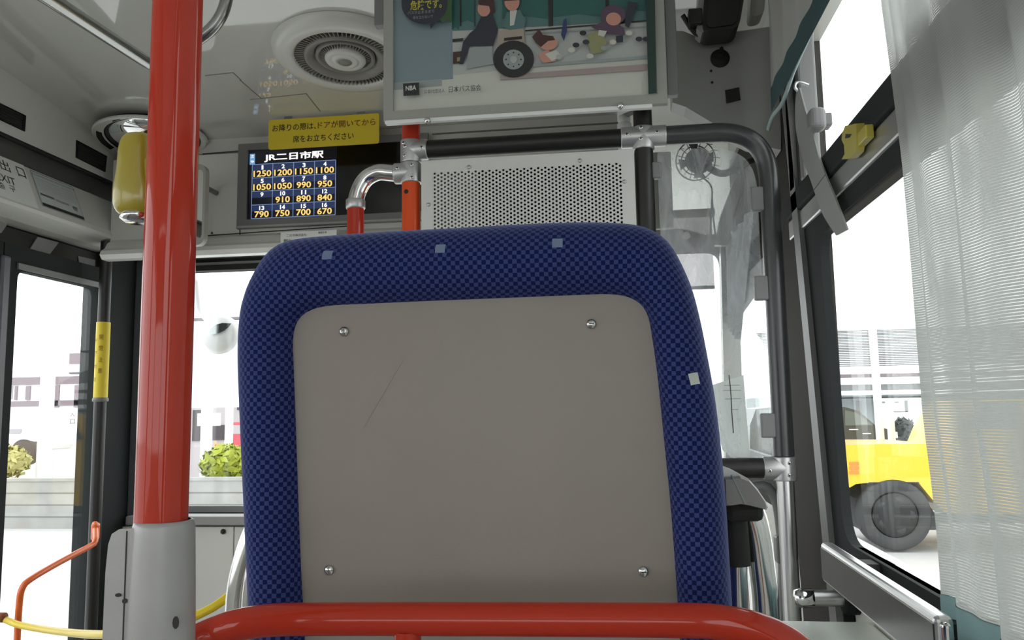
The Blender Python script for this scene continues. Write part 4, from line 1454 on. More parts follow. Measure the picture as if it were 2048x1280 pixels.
# EXIT lettering plate and notice on the left header
def plane_pt(px, py, p0, n):
    d = RT * ((px - 1024) / F_PX) + UP * ((640 - py) / F_PX) + FW
    return d * (p0.dot(n) / d.dot(n))
pA, pB = Vector((prof[5][0], 0, prof[5][1])), Vector((prof[6][0], 0, prof[6][1]))
up_s = (pA - pB).normalized()
n_s = EY.cross(up_s).normalized()
if n_s.x < 0:
    n_s = -n_s
def L(px, py, d=.0):
    return plane_pt(px, py, pA + n_s * d, n_s)
def left_plate(name, label, cat, quad, m):
    c = sum((L(*q) for q in quad), Vector()) / 4
    y0, y1 = (L(*quad[0]).y + L(*quad[3]).y) / 2, (L(*quad[1]).y + L(*quad[2]).y) / 2
    h0 = sum((L(*q) - pA).dot(up_s) for q in quad[2:]) / 2
    h1 = sum((L(*q) - pA).dot(up_s) for q in quad[:2]) / 2
    t = thing(name, label, cat, c)
    B = lambda y, h, d=0: pA + up_s * h + Vector((0, y, 0)) + n_s * d
    b = MB()
    b.prism([B(y0, h0), B(y1, h0), B(y1, h1), B(y0, h1)], n_s * .002, m); b.build('plate', t)
    return t, B, y0, y1, h0, h1
t, B, y0, y1, h0, h1 = left_plate('exit_sign', 'off-white EXIT lettering plate on the left header above the front door', 'sign', [(-40, 296), (62, 338), (60, 412), (-40, 378)], 'white_plate')
rx = EY
b = MB()
def on(px, py):
    p = L(px, py, .0024)
    return p
MB().text('出', on(9, 331), rx, up_s, 'ink', height=.036, width=.036).build('lettering', t)
MB().text('口', on(42, 345), rx, up_s, 'ink', height=.032, width=.032).build('lettering', t)
MB().text('EXIT', on(12, 358), rx, up_s, 'ink', height=.024, width=.070).build('lettering', t)
MB().text('출', on(3, 371), rx, up_s, 'ink', height=.020, width=.024).build('lettering', t)
MB().text('구', on(25, 378), rx, up_s, 'ink', height=.020, width=.024).build('lettering', t)
t, B, y0, y1, h0, h1 = left_plate('info_plate', 'pale grey printed notice with dark bars on the left header beside the EXIT lettering', 'notice', [(72, 344), (157, 380), (156, 437), (71, 408)], 'print_grey')
M['print_pale'] = mat('print_pale', (.60, .64, .64), .6)
b = MB()
def bar(u0, u1, v0, v1, m):
    a, c = y0 + (y1 - y0) * u0, y0 + (y1 - y0) * u1
    e, f = h0 + (h1 - h0) * v0, h0 + (h1 - h0) * v1
    b.prism([B(a, e, .002), B(c, e, .002), B(c, f, .002), B(a, f, .002)], n_s * .0005, m)
bar(.02, .98, .12, .96, 'print_pale')
bar(.02, 1.0, .02, .10, 'ink'); bar(.02, 1.0, .88, .93, 'recess'); bar(.04, .36, .32, .38, 'dark_wall'); bar(.40, .70, .30, .37, 'dark_wall')
for k in range(6):
    bar(.06, .60, .46 + k * .065, .465 + k * .065 + .012, 'print_grey')
    bar(.64, .95, .46 + k * .065, .465 + k * .065 + .012, 'print_grey')
bar(.78, .90, .20, .34, 'print_grey')
b.build('lettering', t)

# ================================================================== CEILING VENT AND MIRRORS
c = (on_ceiling(535, 95) + on_ceiling(850, 130)) / 2
cy = (on_ceiling(690, 38).y + on_ceiling(690, 163).y) / 2
c = Vector((c.x + .0, cy, ZC))
t = thing('ceiling_vent', 'round white ceiling air vent with a slatted grille left of the poster', 'vent', c - Vector((0, 0, .03)))
vent_t = t
dn = (0, 0, -1)
b = MB(); b.lathe(c, dn, [(.192, 0), (.190, .008), (.180, .018), (.160, .023), (.138, .024), (.132, .020), (.132, .004)], 'vent_white', seg=72, cap0=False, cap1=False); b.build('flange', t)
b = MB(); b.lathe(c + Vector((0, 0, -.003)), dn, [(.001, 0), (.131, 0)], 'groove', seg=48, cap0=False, cap1=False); b.build('backing', t)
b = MB()
for k in range(72):
    a = 2 * pi * k / 72
    d, e = Vector((cos(a), sin(a), 0)), Vector((-sin(a), cos(a), 0))
    p = c + d * .1075
    b.add([c + d * .1075 + e * .0011 + Vector((0, 0, -.018)), c + d * .132 + e * .0011 + Vector((0, 0, -.021)), c + d * .132 - e * .0011 + Vector((0, 0, -.021)), c + d * .1075 - e * .0011 + Vector((0, 0, -.018)),
           c + d * .1075 + e * .0011 + Vector((0, 0, -.004)), c + d * .132 + e * .0011 + Vector((0, 0, -.004)), c + d * .132 - e * .0011 + Vector((0, 0, -.004)), c + d * .1075 - e * .0011 + Vector((0, 0, -.004))],
          [[0, 1, 2, 3], [0, 1, 5, 4], [1, 2, 6, 5], [2, 3, 7, 6], [3, 0, 4, 7]], 'vent_grey')
b.build('outer_slats', t)
b = MB(); b.lathe(c, dn, [(.108, .004), (.108, .019), (.105, .023), (.098, .022), (.086, .014), (.080, .006)], 'vent_grey', seg=64, cap0=False, cap1=False); b.build('middle_ring', t)
b = MB(); b.lathe(c, dn, [(.078, .004), (.078, .015), (.075, .018), (.070, .016), (.064, .008)], 'vent_grey', seg=64, cap0=False, cap1=False); b.build('inner_ring', t)
b = MB()
for k in range(48):
    a = 2 * pi * k / 48
    d, e = Vector((cos(a), sin(a), 0)), Vector((-sin(a), cos(a), 0))
    b.prism([c + d * .052 + e * .001 + Vector((0, 0, -.020)), c + d * .066 + e * .001 + Vector((0, 0, -.013)), c + d * .066 - e * .001 + Vector((0, 0, -.013)), c + d * .052 - e * .001 + Vector((0, 0, -.020))], (0, 0, .008), 'vent_grey')
b.build('inner_slats', t)
b = MB(); b.lathe(c, dn, [(.054, .006), (.054, .020), (.051, .0245), (.040, .026), (.036, .024), (.034, .026), (.030, .028), (.0182, .028), (.0180, .026)], 'vent_white', seg=48, cap0=False); b.build('hub_disc', t)
b = MB(); b.lathe(c, dn, [(.0178, .024), (.0175, .0275), (.004, .0285)], 'vent_grey', seg=32); b.build('centre_cap', t)
for (px, py) in ((576, 86), (733, 72)):
    p = on_ceiling(px, py, .0225)
    d = Vector((p.x - c.x, p.y - c.y, 0)).normalized()
    e = Vector((-d.y, d.x, 0))
    b = MB(); b.prism([p - d * .016 - e * .008, p + d * .016 - e * .008, p + d * .016 + e * .008, p - d * .016 + e * .008], (0, 0, -.0025), 'vent_grey'); b.build('clip', t)

vent_t.rotation_euler.x = -.1
cm = at(303, 276, 'Z', .895)
t = thing('domed_mirror', 'chromed convex round mirror under the ceiling behind the red pole', 'mirror', cm)
b = MB()
M['mirror'] = mat('mirror_glass', (.86, .87, .86), .03, metal=1.0)
RM = .17
axm = Vector((.25, -.75, -.75)).normalized()
axm = Vector((.02, -.03, -1.0)).normalized()
b.lathe(cm, axm, [(RM * sin(a), .055 * (cos(a))) for a in [pi / 2 * k / 12 for k in range(12, -1, -1)]], 'mirror', seg=48, cap0=False, cap1=False); b.build('mirror_dome', t)
b = MB(); b.lathe(cm, axm, [(RM * .9, -.012), (RM, -.009), (RM + .003, -.002), (RM + .003, .002), (RM - .002, .004)], 'white_plate', seg=48, cap0=False, cap1=False)
b.lathe(cm, -axm, [(RM, .008), (RM * .6, .05), (.03, .07)], 'dark_wall', seg=32, cap0=False); b.build('rim', t)
b = MB(); b.tube([cm - axm * .06, Vector((cm.x - axm.x * .06, cm.y - axm.y * .06 + .02, ZC))], .010, 'dark_wall', seg=12); b.build('stem', t)

ym = 2.20
def Mr(px, py, dy=0):
    return at(px, py, 'Y', ym + dy)
t = thing('inside_mirror', 'upright rounded mirror in a pale frame half hidden behind the red pole', 'mirror', Mr(355, 490))
zc = (Mr(400, 328).z + Mr(400, 492).z) / 2
x0, x1, z0, z1 = Mr(318, 400).x, Mr(414, 400).x, Mr(400, 492).z, Mr(400, 330).z
rr_ = round_poly([(x0, ym, z0), (x1, ym, z0), (x1, ym, z1), (x0, ym, z1)], .028)
b = MB(); cc = Vector(((x0 + x1) / 2, ym, (z0 + z1) / 2))
b.ring(rr_, [cc + (p - cc) * .9 for p in rr_], (0, -.012, 0), 'frame_grey'); b.prism(rr_, (0, .01, 0), 'frame_grey'); b.build('frame', t)
b = MB(); b.prism([cc + (p - cc) * .92 + Vector((0, -.002, 0)) for p in rr_], (0, -.002, 0), 'mirror'); b.build('mirror_glass', t)
b = MB(); b.tube([Vector((cc.x, ym + .01, z1 - .03)), Vector((cc.x, ym + .20, z1 - .03))], .008, 'clip', seg=12); b.build('stem', t)

# ================================================================== RIGHT SIDE: CURTAINS, LATCH, SILL BAR
def curtain_mat():
    m = bpy.data.materials.new('ribbed_sheer_cloth')
    m.use_nodes = True
    t = NT(m)
    t.t.nodes.clear()
    out = t.n('ShaderNodeOutputMaterial')
    uv = t.n('ShaderNodeUVMap')
    sp = t.n('ShaderNodeSeparateXYZ'); t.l(uv.outputs[0], sp.inputs[0])
    fz_ = t.math('FRACT', t.math('DIVIDE', sp.outputs[1], .0030))
    rib = t.math('LESS_THAN', t.math('ABSOLUTE', t.math('SUBTRACT', fz_, .5)), .13)
    fx = t.math('FRACT', t.math('DIVIDE', sp.outputs[0], .0016))
    thread = t.math('LESS_THAN', fx, .85)
    nz = t.n('ShaderNodeTexNoise'); nz.inputs['Scale'].default_value = 7; nz.inputs['Detail'].default_value = 3
    mp = t.n('ShaderNodeMapping'); mp.inputs['Scale'].default_value = (2.4, .8, 1)
    t.l(uv.outputs[0], mp.inputs[0]); t.l(mp.outputs[0], nz.inputs['Vector'])
    mr = t.n('ShaderNodeMapRange'); mr.inputs['From Min'].default_value = .40; mr.inputs['From Max'].default_value = .70
    mr.inputs['To Min'].default_value = .06; mr.inputs['To Max'].default_value = 1.0
    t.l(nz.outputs[0], mr.inputs[0])
    tw = t.math('MULTIPLY', t.math('MULTIPLY', rib, thread), mr.outputs[0])
    tw = t.math('ADD', t.math('MULTIPLY', tw, .55), .003)
    df = t.n('ShaderNodeBsdfDiffuse'); df.inputs[0].default_value = (.50, .515, .485, 1)
    tl = t.n('ShaderNodeBsdfTranslucent'); tl.inputs[0].default_value = (.340, .352, .332, 1)
    a = t.n('ShaderNodeMixShader'); a.inputs[0].default_value = .48
    t.l(df.outputs[0], a.inputs[1]); t.l(tl.outputs[0], a.inputs[2])
    tr = t.n('ShaderNodeBsdfTransparent')
    mx = t.n('ShaderNodeMixShader')
    t.l(tw, mx.inputs[0]); t.l(a.outputs[0], mx.inputs[1]); t.l(tr.outputs[0], mx.inputs[2])
    t.l(mx.outputs[0], out.inputs[0])
    return m
M['curtain'] = curtain_mat()
M['teal_sheer'] = shade_mat('teal_sheer_hem', (.10, .15, .15), (.10, .15, .15))
edge_px = [(1752, -60), (1755, 0), (1775, 150), (1797, 320), (1812, 480), (1827, 660), (1843, 840), (1860, 960), (1872, 1060), (1879, 1140), (1884, 1205), (1890, 1290)]
XCU = .357
ed = sorted([(at(x, y, 'X', XCU).z, at(x, y, 'X', XCU).y) for x, y in edge_px])
def edge_y(z):
    if z <= ed[0][0]:
        return ed[0][1]
    for (za, ya), (zb2, yb2) in zip(ed, ed[1:]):
        if z <= zb2:
            return ya + (yb2 - ya) * (z - za) / (zb2 - za)
    return ed[-1][1]
ZH0, ZH1, ZT1 = -.290, -.214, .80
def drape(u, z):
    """u runs from the front edge back along the window"""
    y = edge_y(z) - u * 1.25
    w = .5 + .5 * min(1, max(0, (.7 - z) / .9))
    x = XCU + w * (.009 * sin(u * 62 + .8) + .006 * sin(u * 33 + z * 1.1) + .004 * sin(u * 121 + z * 2.0)) - .004
    return Vector((min(x, .370), y, z))
cur = thing('window_curtain', 'pale grey-white ribbed sheer curtain with a teal hem drawn over the right window', 'curtain', (.36, .5, -.3))
b = MB()
b.grid(lambda u, v: drape(u, ZH1 + (ZT1 - ZH1) * v), 260, 40, 'curtain', uvfn=lambda u, v: (u * 1.45, ZH1 + (ZT1 - ZH1) * v)); b.build('cloth', cur)
b = MB(); b.grid(lambda u, v: drape(u, ZH0 + (ZH1 - ZH0) * v) + Vector((-.001, 0, 0)), 260, 4, 'teal_sheer'); b.build('hem', cur)
b = MB(); b.box((.335, -.5, ZT1 - .005), (.370, 1.08, ZT1 + .012), 'alu', bev=.004); b.build('curtain_rail', cur)

val = thing('curtain_valance', 'grey cloth with a dark teal hem hanging along the top of the right window', 'curtain', (.35, 1.3, .65))
M['valance'] = mat('valance_cloth', (.335, .335, .305), .9, sheen=.2, bump=.1, bscale=120)
zv = lambda y: at(1650, 0, 'X', .345).z + (at(1546, 236, 'X', .345).z - at(1650, 0, 'X', .345).z) * 0
XV = .340
zhem = (at(1650, 0, 'X', XV).z + at(1546, 236, 'X', XV).z) / 2
yend = at(1542, 200, 'X', XV).y
HW = .052
def vfn(u, z):
    y = yend - u * (yend - 1.135)
    return Vector((XV - .012 * (1 - (z - zhem) / .35) * 0 + .006 * sin(u * 30 + 1) * min(1, (z - zhem) / .2), y, z))
b = MB(); b.grid(lambda u, v: vfn(u, zhem + HW + (.93 - zhem - HW) * v), 80, 10, 'valance'); b.build('cloth', val)
b = MB(); b.grid(lambda u, v: vfn(u, zhem + HW * v) + Vector((-.001, 0, 0)), 80, 4, 'teal_hem')
b.build('hem', val)
M['pale_teal'] = mat('pale_teal_edge', (.36, .46, .45), .8)
b = MB()
p = spline([at(1650, 2, 'X', XV + .004), at(1615, 82, 'X', XV + .008), at(1588, 142, 'X', XV + .006), at(1565, 205, 'X', XV + .002), at(1546, 232, 'X', XV), at(1537, 258, 'X', XV)], 30)
b.tube(p, [.0016 + .0032 * (k / 29) for k in range(30)], 'pale_teal', seg=10); b.build('hem_edge', val)
b = MB(); b.box((XV - .006, 1.135, .925), (XV + .012, yend, .948), 'alu', bev=.003); b.build('rail', val)

# tie strap hanging from the hook
t = thing('curtain_tie', 'grey webbing curtain tie hanging from a hook over the black window post', 'strap', at(1665, 470, 'X', .366))
Ls = [(1593, 176), (1590, 215), (1592, 262), (1605, 318), (1621, 361), (1644, 426), (1672, 471)]
Rs = [(1599, 176), (1609, 215), (1624, 262), (1637, 312), (1651, 351), (1668, 392), (1694, 459)]
XS = .366
l2, r2 = spline([at(*p, 'X', XS) for p in Ls], 40), spline([at(*p, 'X', XS) for p in Rs], 40)
M['webbing'] = mat('grey_webbing', (.30, .305, .29), .9, bump=.2, bscale=500)
b = MB()
vs, fs = [], []
for i in range(40):
    vs += [l2[i], r2[i], r2[i] + Vector((.003, 0, 0)), l2[i] + Vector((.003, 0, 0))]
for i in range(39):
    for k in range(4):
        fs.append([i * 4 + k, i * 4 + (k + 1) % 4, i * 4 + 4 + (k + 1) % 4, i * 4 + 4 + k])
fs += [[0, 1, 2, 3], [156, 157, 158, 159]]
b.add(vs, fs, 'webbing'); b.build('webbing', t)
b = MB()
p, q = l2[24], r2[24]
b.prism([p, q, q + Vector((0, 0, -.002)), p + Vector((0, 0, -.002))], (-.0008, 0, 0), 'recess'); b.build('seam', t)
b = MB(); p = (l2[0] + r2[0]) / 2; b.tube(spline([p + Vector((.02, 0, .004)), p + Vector((0, 0, .012)), p + Vector((-.006, 0, .002)), p + Vector((0, 0, -.006))], 12), .003, 'steel', seg=10); b.build('hook', t)

# knob on the upper pane
t = bpy.data.objects.new('knob', None); COL.objects.link(t); t.parent = w2; t.location = at(1634, 240, 'X', .372) - w2.location
b = MB()
p = at(1634, 240, 'X', .372)
hz_, hy_ = .020, .020
b.box((.356, p.y - .017, p.z - .021), (.386, p.y + .017, p.z + .021), 'clip', bev=.011, seg=4); b.build('grip', t)
b = MB(); b.box((.383, p.y - .004, p.z - .012), (.398, p.y + .026, p.z + .012), 'bezel', bev=.003); b.build('stem', t)

# yellow latch on the transom
t = thing('window_latch', 'yellow plastic finger latch on the black transom of the right window', 'latch', at(1708, 310, 'X', .365))
lp = [(1690, 252), (1712, 247), (1713, 290), (1711, 304), (1698, 317), (1683, 319), (1689, 308), (1688, 290), (1683, 280), (1684, 268)]
b = MB()
b.prism([at(x, y, 'X', .362) for x, y in lp], (.012, 0, 0), 'latch'); b.build('lever', t)
b = MB()
p, q = at(1712, 300, 'X', .366), at(1733, 248, 'X', .366)
b.box((.364, min(p.y, q.y), p.z), (.376, max(p.y, q.y), q.z), 'latch', bev=.002); b.build('base', t)
b = MB(); b.prism([at(1691, 268, 'X', .3616), at(1703, 268, 'X', .3616), at(1699, 275, 'X', .3616), at(1690, 277, 'X', .3616)], (.0004, 0, 0), 'groove'); b.build('slot', t)

# bright metal bar along the sill
t = thing('sill_bar', 'shiny square metal bar running along the sill below the right window', 'bar', (.345, 1.3, -.33))
X0, X1 = .318, .338
ptop = (at(1640, 1084, 'X', X0).z + at(1866, 1231, 'X', X0).z) / 2
ya, ybb = at(1868, 1231, 'X', X0).y, at(1640, 1084, 'X', X0).y
b = MB()
b.box((X0, ya, ptop - .062), (X1, ybb, ptop), 'steel', bev=.006, seg=3)
b.build('bar', t)
b = MB()
b.box((X0 - .0008, ya + .004, ptop - .056), (X0 + .004, ybb - .004, ptop - .008), 'bar_side'); b.build('side_shade', t)  # dark colour paints in the shaded side of the shiny bar
b = MB(); b.box((X0 + .004, ya - .012, ptop - .085), (X1 - .006, ya + .004, ptop - .004), 'chrome', bev=.005, seg=3); b.build('end_bracket', t)
for y_ in (ya + .05, ybb - .08):
    b = MB(); b.box((X1 - .004, y_, ptop - .05), (.406, y_ + .04, ptop - .02), 'dark_wall'); b.build('wall_bracket', t)

# pipe foot low on the wall by the partition
t = thing('pipe_bracket', 'metal pipe bracket joining the partition post to the side wall', 'bracket', at(1640, 1200, 'Y', 1.56))
b = MB()
p, q = at(1600, 1199, 'Y', 1.50), at(1655, 1188, 'Y', 1.50)
zf_ = at(1620, 1196, 'Y', 1.50).z
b.tube([(p.x, 1.50, zf_), (.405, 1.50, zf_)], .014, 'alu', seg=20); b.build('pipe', t)
b = MB(); b.lathe((p.x, 1.50, zf_), EX, [(.002, -.012), (.013, -.009), (.0165, 0), (.0165, .022)], 'chrome', seg=20); b.build('end_cap', t)
b = MB(); b.lathe((.380, 1.50, zf_), EX, [(.024, 0), (.027, .004), (.027, .026)], 'black', seg=24); b.build('wall_flange', t)

# ================================================================== LEFT SIDE: DOOR RAILS, HOSE
t = thing('door_handrail', 'black padded upright handrail beside the front door with a yellow warning sleeve', 'handrail', at(195, 1100, 'Y', 2.42))
pt, pb = at(205, 645, 'Y', 2.40), at(205, 795, 'Y', 2.40)
xh = at(204, 720, 'Y', 2.40).x
b = MB(); b.tube([(xh, 2.40, -1.28), (xh, 2.40, .57)], .0185, 'padblack', seg=24); b.build('rail', t)
b = MB(); b.tube([(xh, 2.40, pb.z), (xh, 2.40, pt.z)], .0212, 'sign_yellow', seg=28); sl = b.build('warning_sleeve', t)
b = MB(); b.lathe((xh, 2.40, pb.z), (0, 0, -1), [(.0212, 0), (.024, .004), (.024, .012), (.020, .014)], 'clip', seg=24); b.build('sleeve_end', t)
b = MB()
for i, ch_ in enumerate('開閉注意'):
    b.text(ch_, (xh + .0085, 2.40 - .0206, pt.z - .050 - i * .036), Vector((.92, .38, 0)), EZ, 'ink_brown', height=.016, width=.012)
for i, ch_ in enumerate('ドア付近'):
    b.text(ch_, (xh - .0085, 2.40 - .0206, pt.z - .060 - i * .042), Vector((.92, -.38, 0)), EZ, 'ink_brown', height=.013, width=.010)
b.build('lettering', sl)

t = thing('door_grab_bar', 'thin orange bent grab bar beside the front door at the lower left', 'grab bar', at(100, 1200, 'Y', 2.1))
b = MB()
pth = [at(190, 1047, 'Y', 2.36), at(191, 1080, 'Y', 2.30), at(182, 1091, 'Y', 2.28), at(120, 1124, 'Y', 2.16), at(62, 1158, 'Y', 2.06), at(44, 1178, 'Y', 2.04), at(38, 1215, 'Y', 2.04), at(33, 1300, 'Y', 2.04), at(24, 1420, 'Y', 2.04)]
b.tube(spline(pth, 70), .0085, 'strap_orange', seg=16); b.build('bar', t)
b = MB(); p = at(191, 1062, 'Y', 2.345); b.box(p + Vector((-.011, -.012, -.030)), p + Vector((.011, .012, .026)), 'strap_orange', bev=.009, seg=3); b.build('end_plate', t)

t = thing('barrier_hose', 'thin yellow barrier hose strung from the door bar behind the grey clamp cover', 'hose', at(230, 1270, 'Y', 1.8))
b = MB()
pth = [at(-40, 1222, 'Y', 2.0), at(8, 1238, 'Y', 2.0), at(40, 1250, 'Y', 1.97), at(110, 1262, 'Y', 1.78), at(190, 1269, 'Y', 1.55), at(260, 1266, 'Y', 1.48), at(340, 1252, 'Y', 1.48), at(410, 1223, 'Y', 1.50), at(450, 1198, 'Y', 1.52), at(520, 1140, 'Y', 1.57), Vector((xs - .028, YP - .004, at(712, 1060, 'Y', YP).z))]
b.tube(spline(pth, 80), .0085, 'yellow_rope', seg=14); b.build('hose', t)
b = MB(); p = at(4, 1235, 'Y', 2.0); b.lathe(p, (1, 0, 0), [(.006, -.014), (.013, -.008), (.013, .008), (.006, .014)], 'ink_brown', seg=16); b.build('end_fitting', t)

# front cupboard doors under the windscreen
t = thing('dash_cupboard', 'white cupboard door with a black knob under the windscreen left of the seat', 'cupboard', at(440, 1215, 'Y', 2.655))
p, q = at(394, 1215, 'Y', 2.655), at(470, 1053, 'Y', 2.655)
b = MB(); b.box((p.x - .28, 2.645, p.z - .45), (q.x, 2.66, q.z), 'cream', bev=.002); b.build('door', t)
b = MB(); p2 = at(447, 1063, 'Y', 2.645); b.lathe(p2, (0, -1, 0), [(.008, -.001), (.009, .004), (.006, .010), (.002, .011)], 'groove', seg=18); b.build('knob', t)
b = MB(); b.box((q.x + .003, 2.645, p.z - .45), (q.x + .4, 2.66, q.z), 'cream', bev=.002); b.build('neighbour_door', t)
p = at(440, 1040, 'Y', 2.64)
b = MB(); b.box((XL + .06, 2.62, at(440, 1051, 'Y', 2.62).z), (-.9, 2.70, at(440, 1033, 'Y', 2.62).z), 'grey_plastic', bev=.004)
t2 = b.build('dash_ledge'); tag(t2, 'grey ledge along the bottom of the windscreen left of the seat', 'ledge')

# ================================================================== OUTSIDE
ZG = -1.92
b = MB(); b.box((-60, -40, ZG - .1), (60, 80, ZG), 'asphalt'); struct(b.build('floor_outside'))

# round outside mirror ahead of the windscreen
yo = 3.15
def O(px, py, dy=0):
    return at(px, py, 'Y', yo + dy)
t = thing('outside_mirror', 'white round outside mirror with a dark oval glass seen through the windscreen', 'mirror', O(436, 705))
b = MB(); c = O(438, 668); b.lathe(c, (0, 1, 0), [(.002, -.02), (.07, -.012), (.085, .004), (.080, .03), (.05, .05), (.002, .055)], 'white_paint', seg=36); b.build('housing', t)
M['mirror_dim'] = mat('mirror_glass_dim', (.30, .33, .325), .08, metal=1.0)
b = MB(); e = [O(420, 664, -.022), O(424, 656, -.022), O(434, 649, -.022), O(446, 646, -.022), O(463, 647, -.022), O(457, 655, -.022), O(448, 662, -.022), O(434, 668, -.022), O(423, 670, -.022)]
b.prism(e, (0, -.004, 0), 'mirror_dim'); b.build('mirror_glass', t)
b = MB(); b.tube(spline([c + Vector((0, .03, 0)), O(410, 635, .05), O(398, 615, .05), O(392, 560, .02)], 20), .012, 'white_paint', seg=12)
b.tube([O(392, 560, .02), Vector((O(392, 560).x, 2.86, O(392, 545).z + .04))], .012, 'white_paint', seg=12); b.build('arm', t)

def out_box(b, x0, y0, x1, y1, Y, depth, m, bev=0.0):
    p, q = at(x0, y1, 'Y', Y), at(x1, y0, 'Y', Y)
    b.box((p.x, Y, p.z), (q.x, Y + depth, q.z), m, bev=bev)
# low block wall across the road
M['blocks'] = mat('concrete_blocks', (.34, .34, .325), .9, mottle=.25, mscale=3)
YW = 13.0
wl = thing('block_wall', 'low grey concrete block wall across the road left of the bus', 'wall', at(250, 1050, 'Y', YW))
zt2 = at(80, 957, 'Y', YW).z
b = MB()
b.box((-13, YW, ZG), (-2.2, YW + .15, zt2 - .05), 'blocks'); b.build('blocks', wl)
b = MB(); b.box((-13, YW - .02, zt2 - .05), (-2.2, YW + .17, zt2), 'blocks'); b.build('coping', wl)
b = MB()
for k in range(1, 4):
    z = ZG + (zt2 - .05 - ZG) * k / 4
    b.box((-13, YW - .004, z - .010), (-2.2, YW, z + .010), 'recess')
b.build('joints', wl)
# bush above the wall
M['leaf'] = mat('bush_leaf', (.30, .34, .03), .7, mottle=.4, mscale=5)
def bush(name, label, c, r, n, m, seed, sq=1.0, cat='bush', leaf=.11):
    rnd = random.Random(seed)
    t = thing(name, label, cat, c - Vector((0, 0, r * sq)))
    b = MB()
    for k in range(n):
        d = Vector((rnd.gauss(0, 1), rnd.gauss(0, 1), rnd.gauss(0, 1))).normalized()
        p = c + Vector((d.x, d.y, d.z * sq)) * r * (.72 + .28 * rnd.random())
        a = Vector((rnd.gauss(0, 1), rnd.gauss(0, 1), rnd.gauss(0, 1))).normalized()
        e = d.cross(a).normalized()
        g = (d * .5 + e.cross(d)).normalized()
        s_ = leaf * (.7 + .6 * rnd.random())
        b.add([p - g * s_, p + e * s_ * .45, p + g * s_, p - e * s_ * .45], [[0, 1, 2, 3]], m)
    b.build('foliage', t)
    b = MB(); b.tube([Vector((c.x, c.y, ZG)), c], .05, 'brown_trim', seg=8); b.build('stem', t)
    return t
bush('bush', 'yellow-green round bush above the block wall beside the seat', at(452, 928, 'Y', 13.75), .43, 900, 'leaf', 3, .8)
M['leaf_dry'] = mat('dry_leaf', (.42, .40, .16), .8, mottle=.3)
bush('low_shrub', 'pale yellowish shrub above the block wall seen through the door', at(14, 925, 'Y', 13.75), .38, 400, 'leaf_dry', 5, .8)
M['leaf_dark'] = mat('dark_leaf', (.07, .08, .075), .8, mottle=.3)

# white signboard on two posts
M['board'] = mat('signboard_white', (.85, .85, .85), .6)
t = thing('roadside_sign', 'large white roadside signboard on two white posts seen through the windscreen', 'sign', at(430, 940, 'Y', 14.8))
b = MB(); out_box(b, 372, 640, 478, 816, 14.8, .08, 'board'); b.build('board', t)
for x0, x1 in ((399, 420), (447, 462)):
    b = MB(); p, q = at(x0, 900, 'Y', 14.9), at(x1, 900, 'Y', 14.9)
    b.tube([((p.x + q.x) / 2, 14.95, ZG), ((p.x + q.x) / 2, 14.95, at(430, 650, 'Y', 14.9).z)], (q.x - p.x) / 2, 'board', seg=16); b.build('post', t)
b = MB(); out_box(b, 394, 826, 440, 852, 14.82, .04, 'board'); b.build('small_board', t)

# house behind the sign
M['house'] = mat('house_wall', (.46, .43, .44), .8)
M['house_dark'] = mat('house_dark', (.07, .06, .065), .7)
M['red_box'] = mat('faded_red', (.62, .10, .13), .6)
M['roof_grey'] = mat('roof_grey', (.40, .38, .40), .8)
t = thing('house', 'mauve-grey house with a dark opening behind the white roadside sign', 'building', at(440, 940, 'Y', 19))
b = MB(); out_box(b, 330, 640, 520, 985, 19, 5, 'house'); b.build('wall', t)
b = MB(); p, q = at(310, 640, 'Y', 18.5), at(530, 612, 'Y', 18.5)
b.prism([(p.x, 18.4, p.z), (p.x, 24.4, p.z), (p.x, 21.5, q.z + .6)], (q.x - p.x, 0, 0), 'roof_grey'); b.build('roof', t)
for k, (x0, y0, x1, y1, m) in enumerate(((422, 850, 448, 880, 'house_dark'), (384, 820, 400, 882, 'house_dark'), (474, 701, 500, 722, 'house_dark'), (474, 800, 500, 820, 'house_dark'))):
    b = MB(); out_box(b, x0, y0, x1, y1, 18.96, .06, m); b.build('window', t)
t = thing('vending_machine', 'red machine standing behind the bush left of the blue seat', 'machine', at(473, 905, 'Y', 17.5))
b = MB(); out_box(b, 461, 844, 484, 984, 17.5, .6, 'red_box', .03); b.build('cabinet', t)
b = MB(); out_box(b, 464, 850, 481, 868, 17.49, .03, 'house'); b.build('front_window', t)
t = thing('wooden_gate', 'small orange wooden gate frame beside the bush', 'gate', at(430, 920, 'Y', 15.6))
M['gate_wood'] = mat('gate_wood', (.75, .42, .20), .7)
b = MB(); out_box(b, 424, 882, 430, 1018, 15.6, .08, 'gate_wood'); b.build('post', t)
b = MB(); out_box(b, 430, 888, 448, 893, 15.62, .04, 'gate_wood'); b.build('rail', t)

# shop seen through the door
t = thing('shop', 'pale shop with dark window band and a red panel seen through the front door', 'building', at(90, 940, 'Y', 20))
b = MB(); out_box(b, -120, 700, 168, 1000, 20, 5, 'board'); b.build('wall', t)
M['mauve'] = mat('mauve_band', (.22, .17, .19), .7)
for (x0, y0, x1, y1, m) in ((-60, 752, 166, 772, 'mauve'), (-60, 800, 166, 815, 'mauve'), (-60, 772, 24, 800, 'house'), (28, 772, 34, 800, 'mauve'), (50, 772, 60, 800, 'mauve'), (104, 770, 118, 815, 'mauve'), (147, 770, 167, 815, 'mauve'), (138, 706, 166, 728, 'mauve'), (138, 744, 168, 748, 'house_dark')):
    b = MB(); out_box(b, x0, y0, x1, y1, 19.95, .08, m); b.build('facade_band', t)
b = MB(); out_box(b, 157, 815, 172, 905, 19.9, .1, 'red_box'); b.build('red_panel', t)
b = MB(); out_box(b, 100, 866, 168, 878, 19.9, .1, 'mauve'); b.build('red_awning', t)
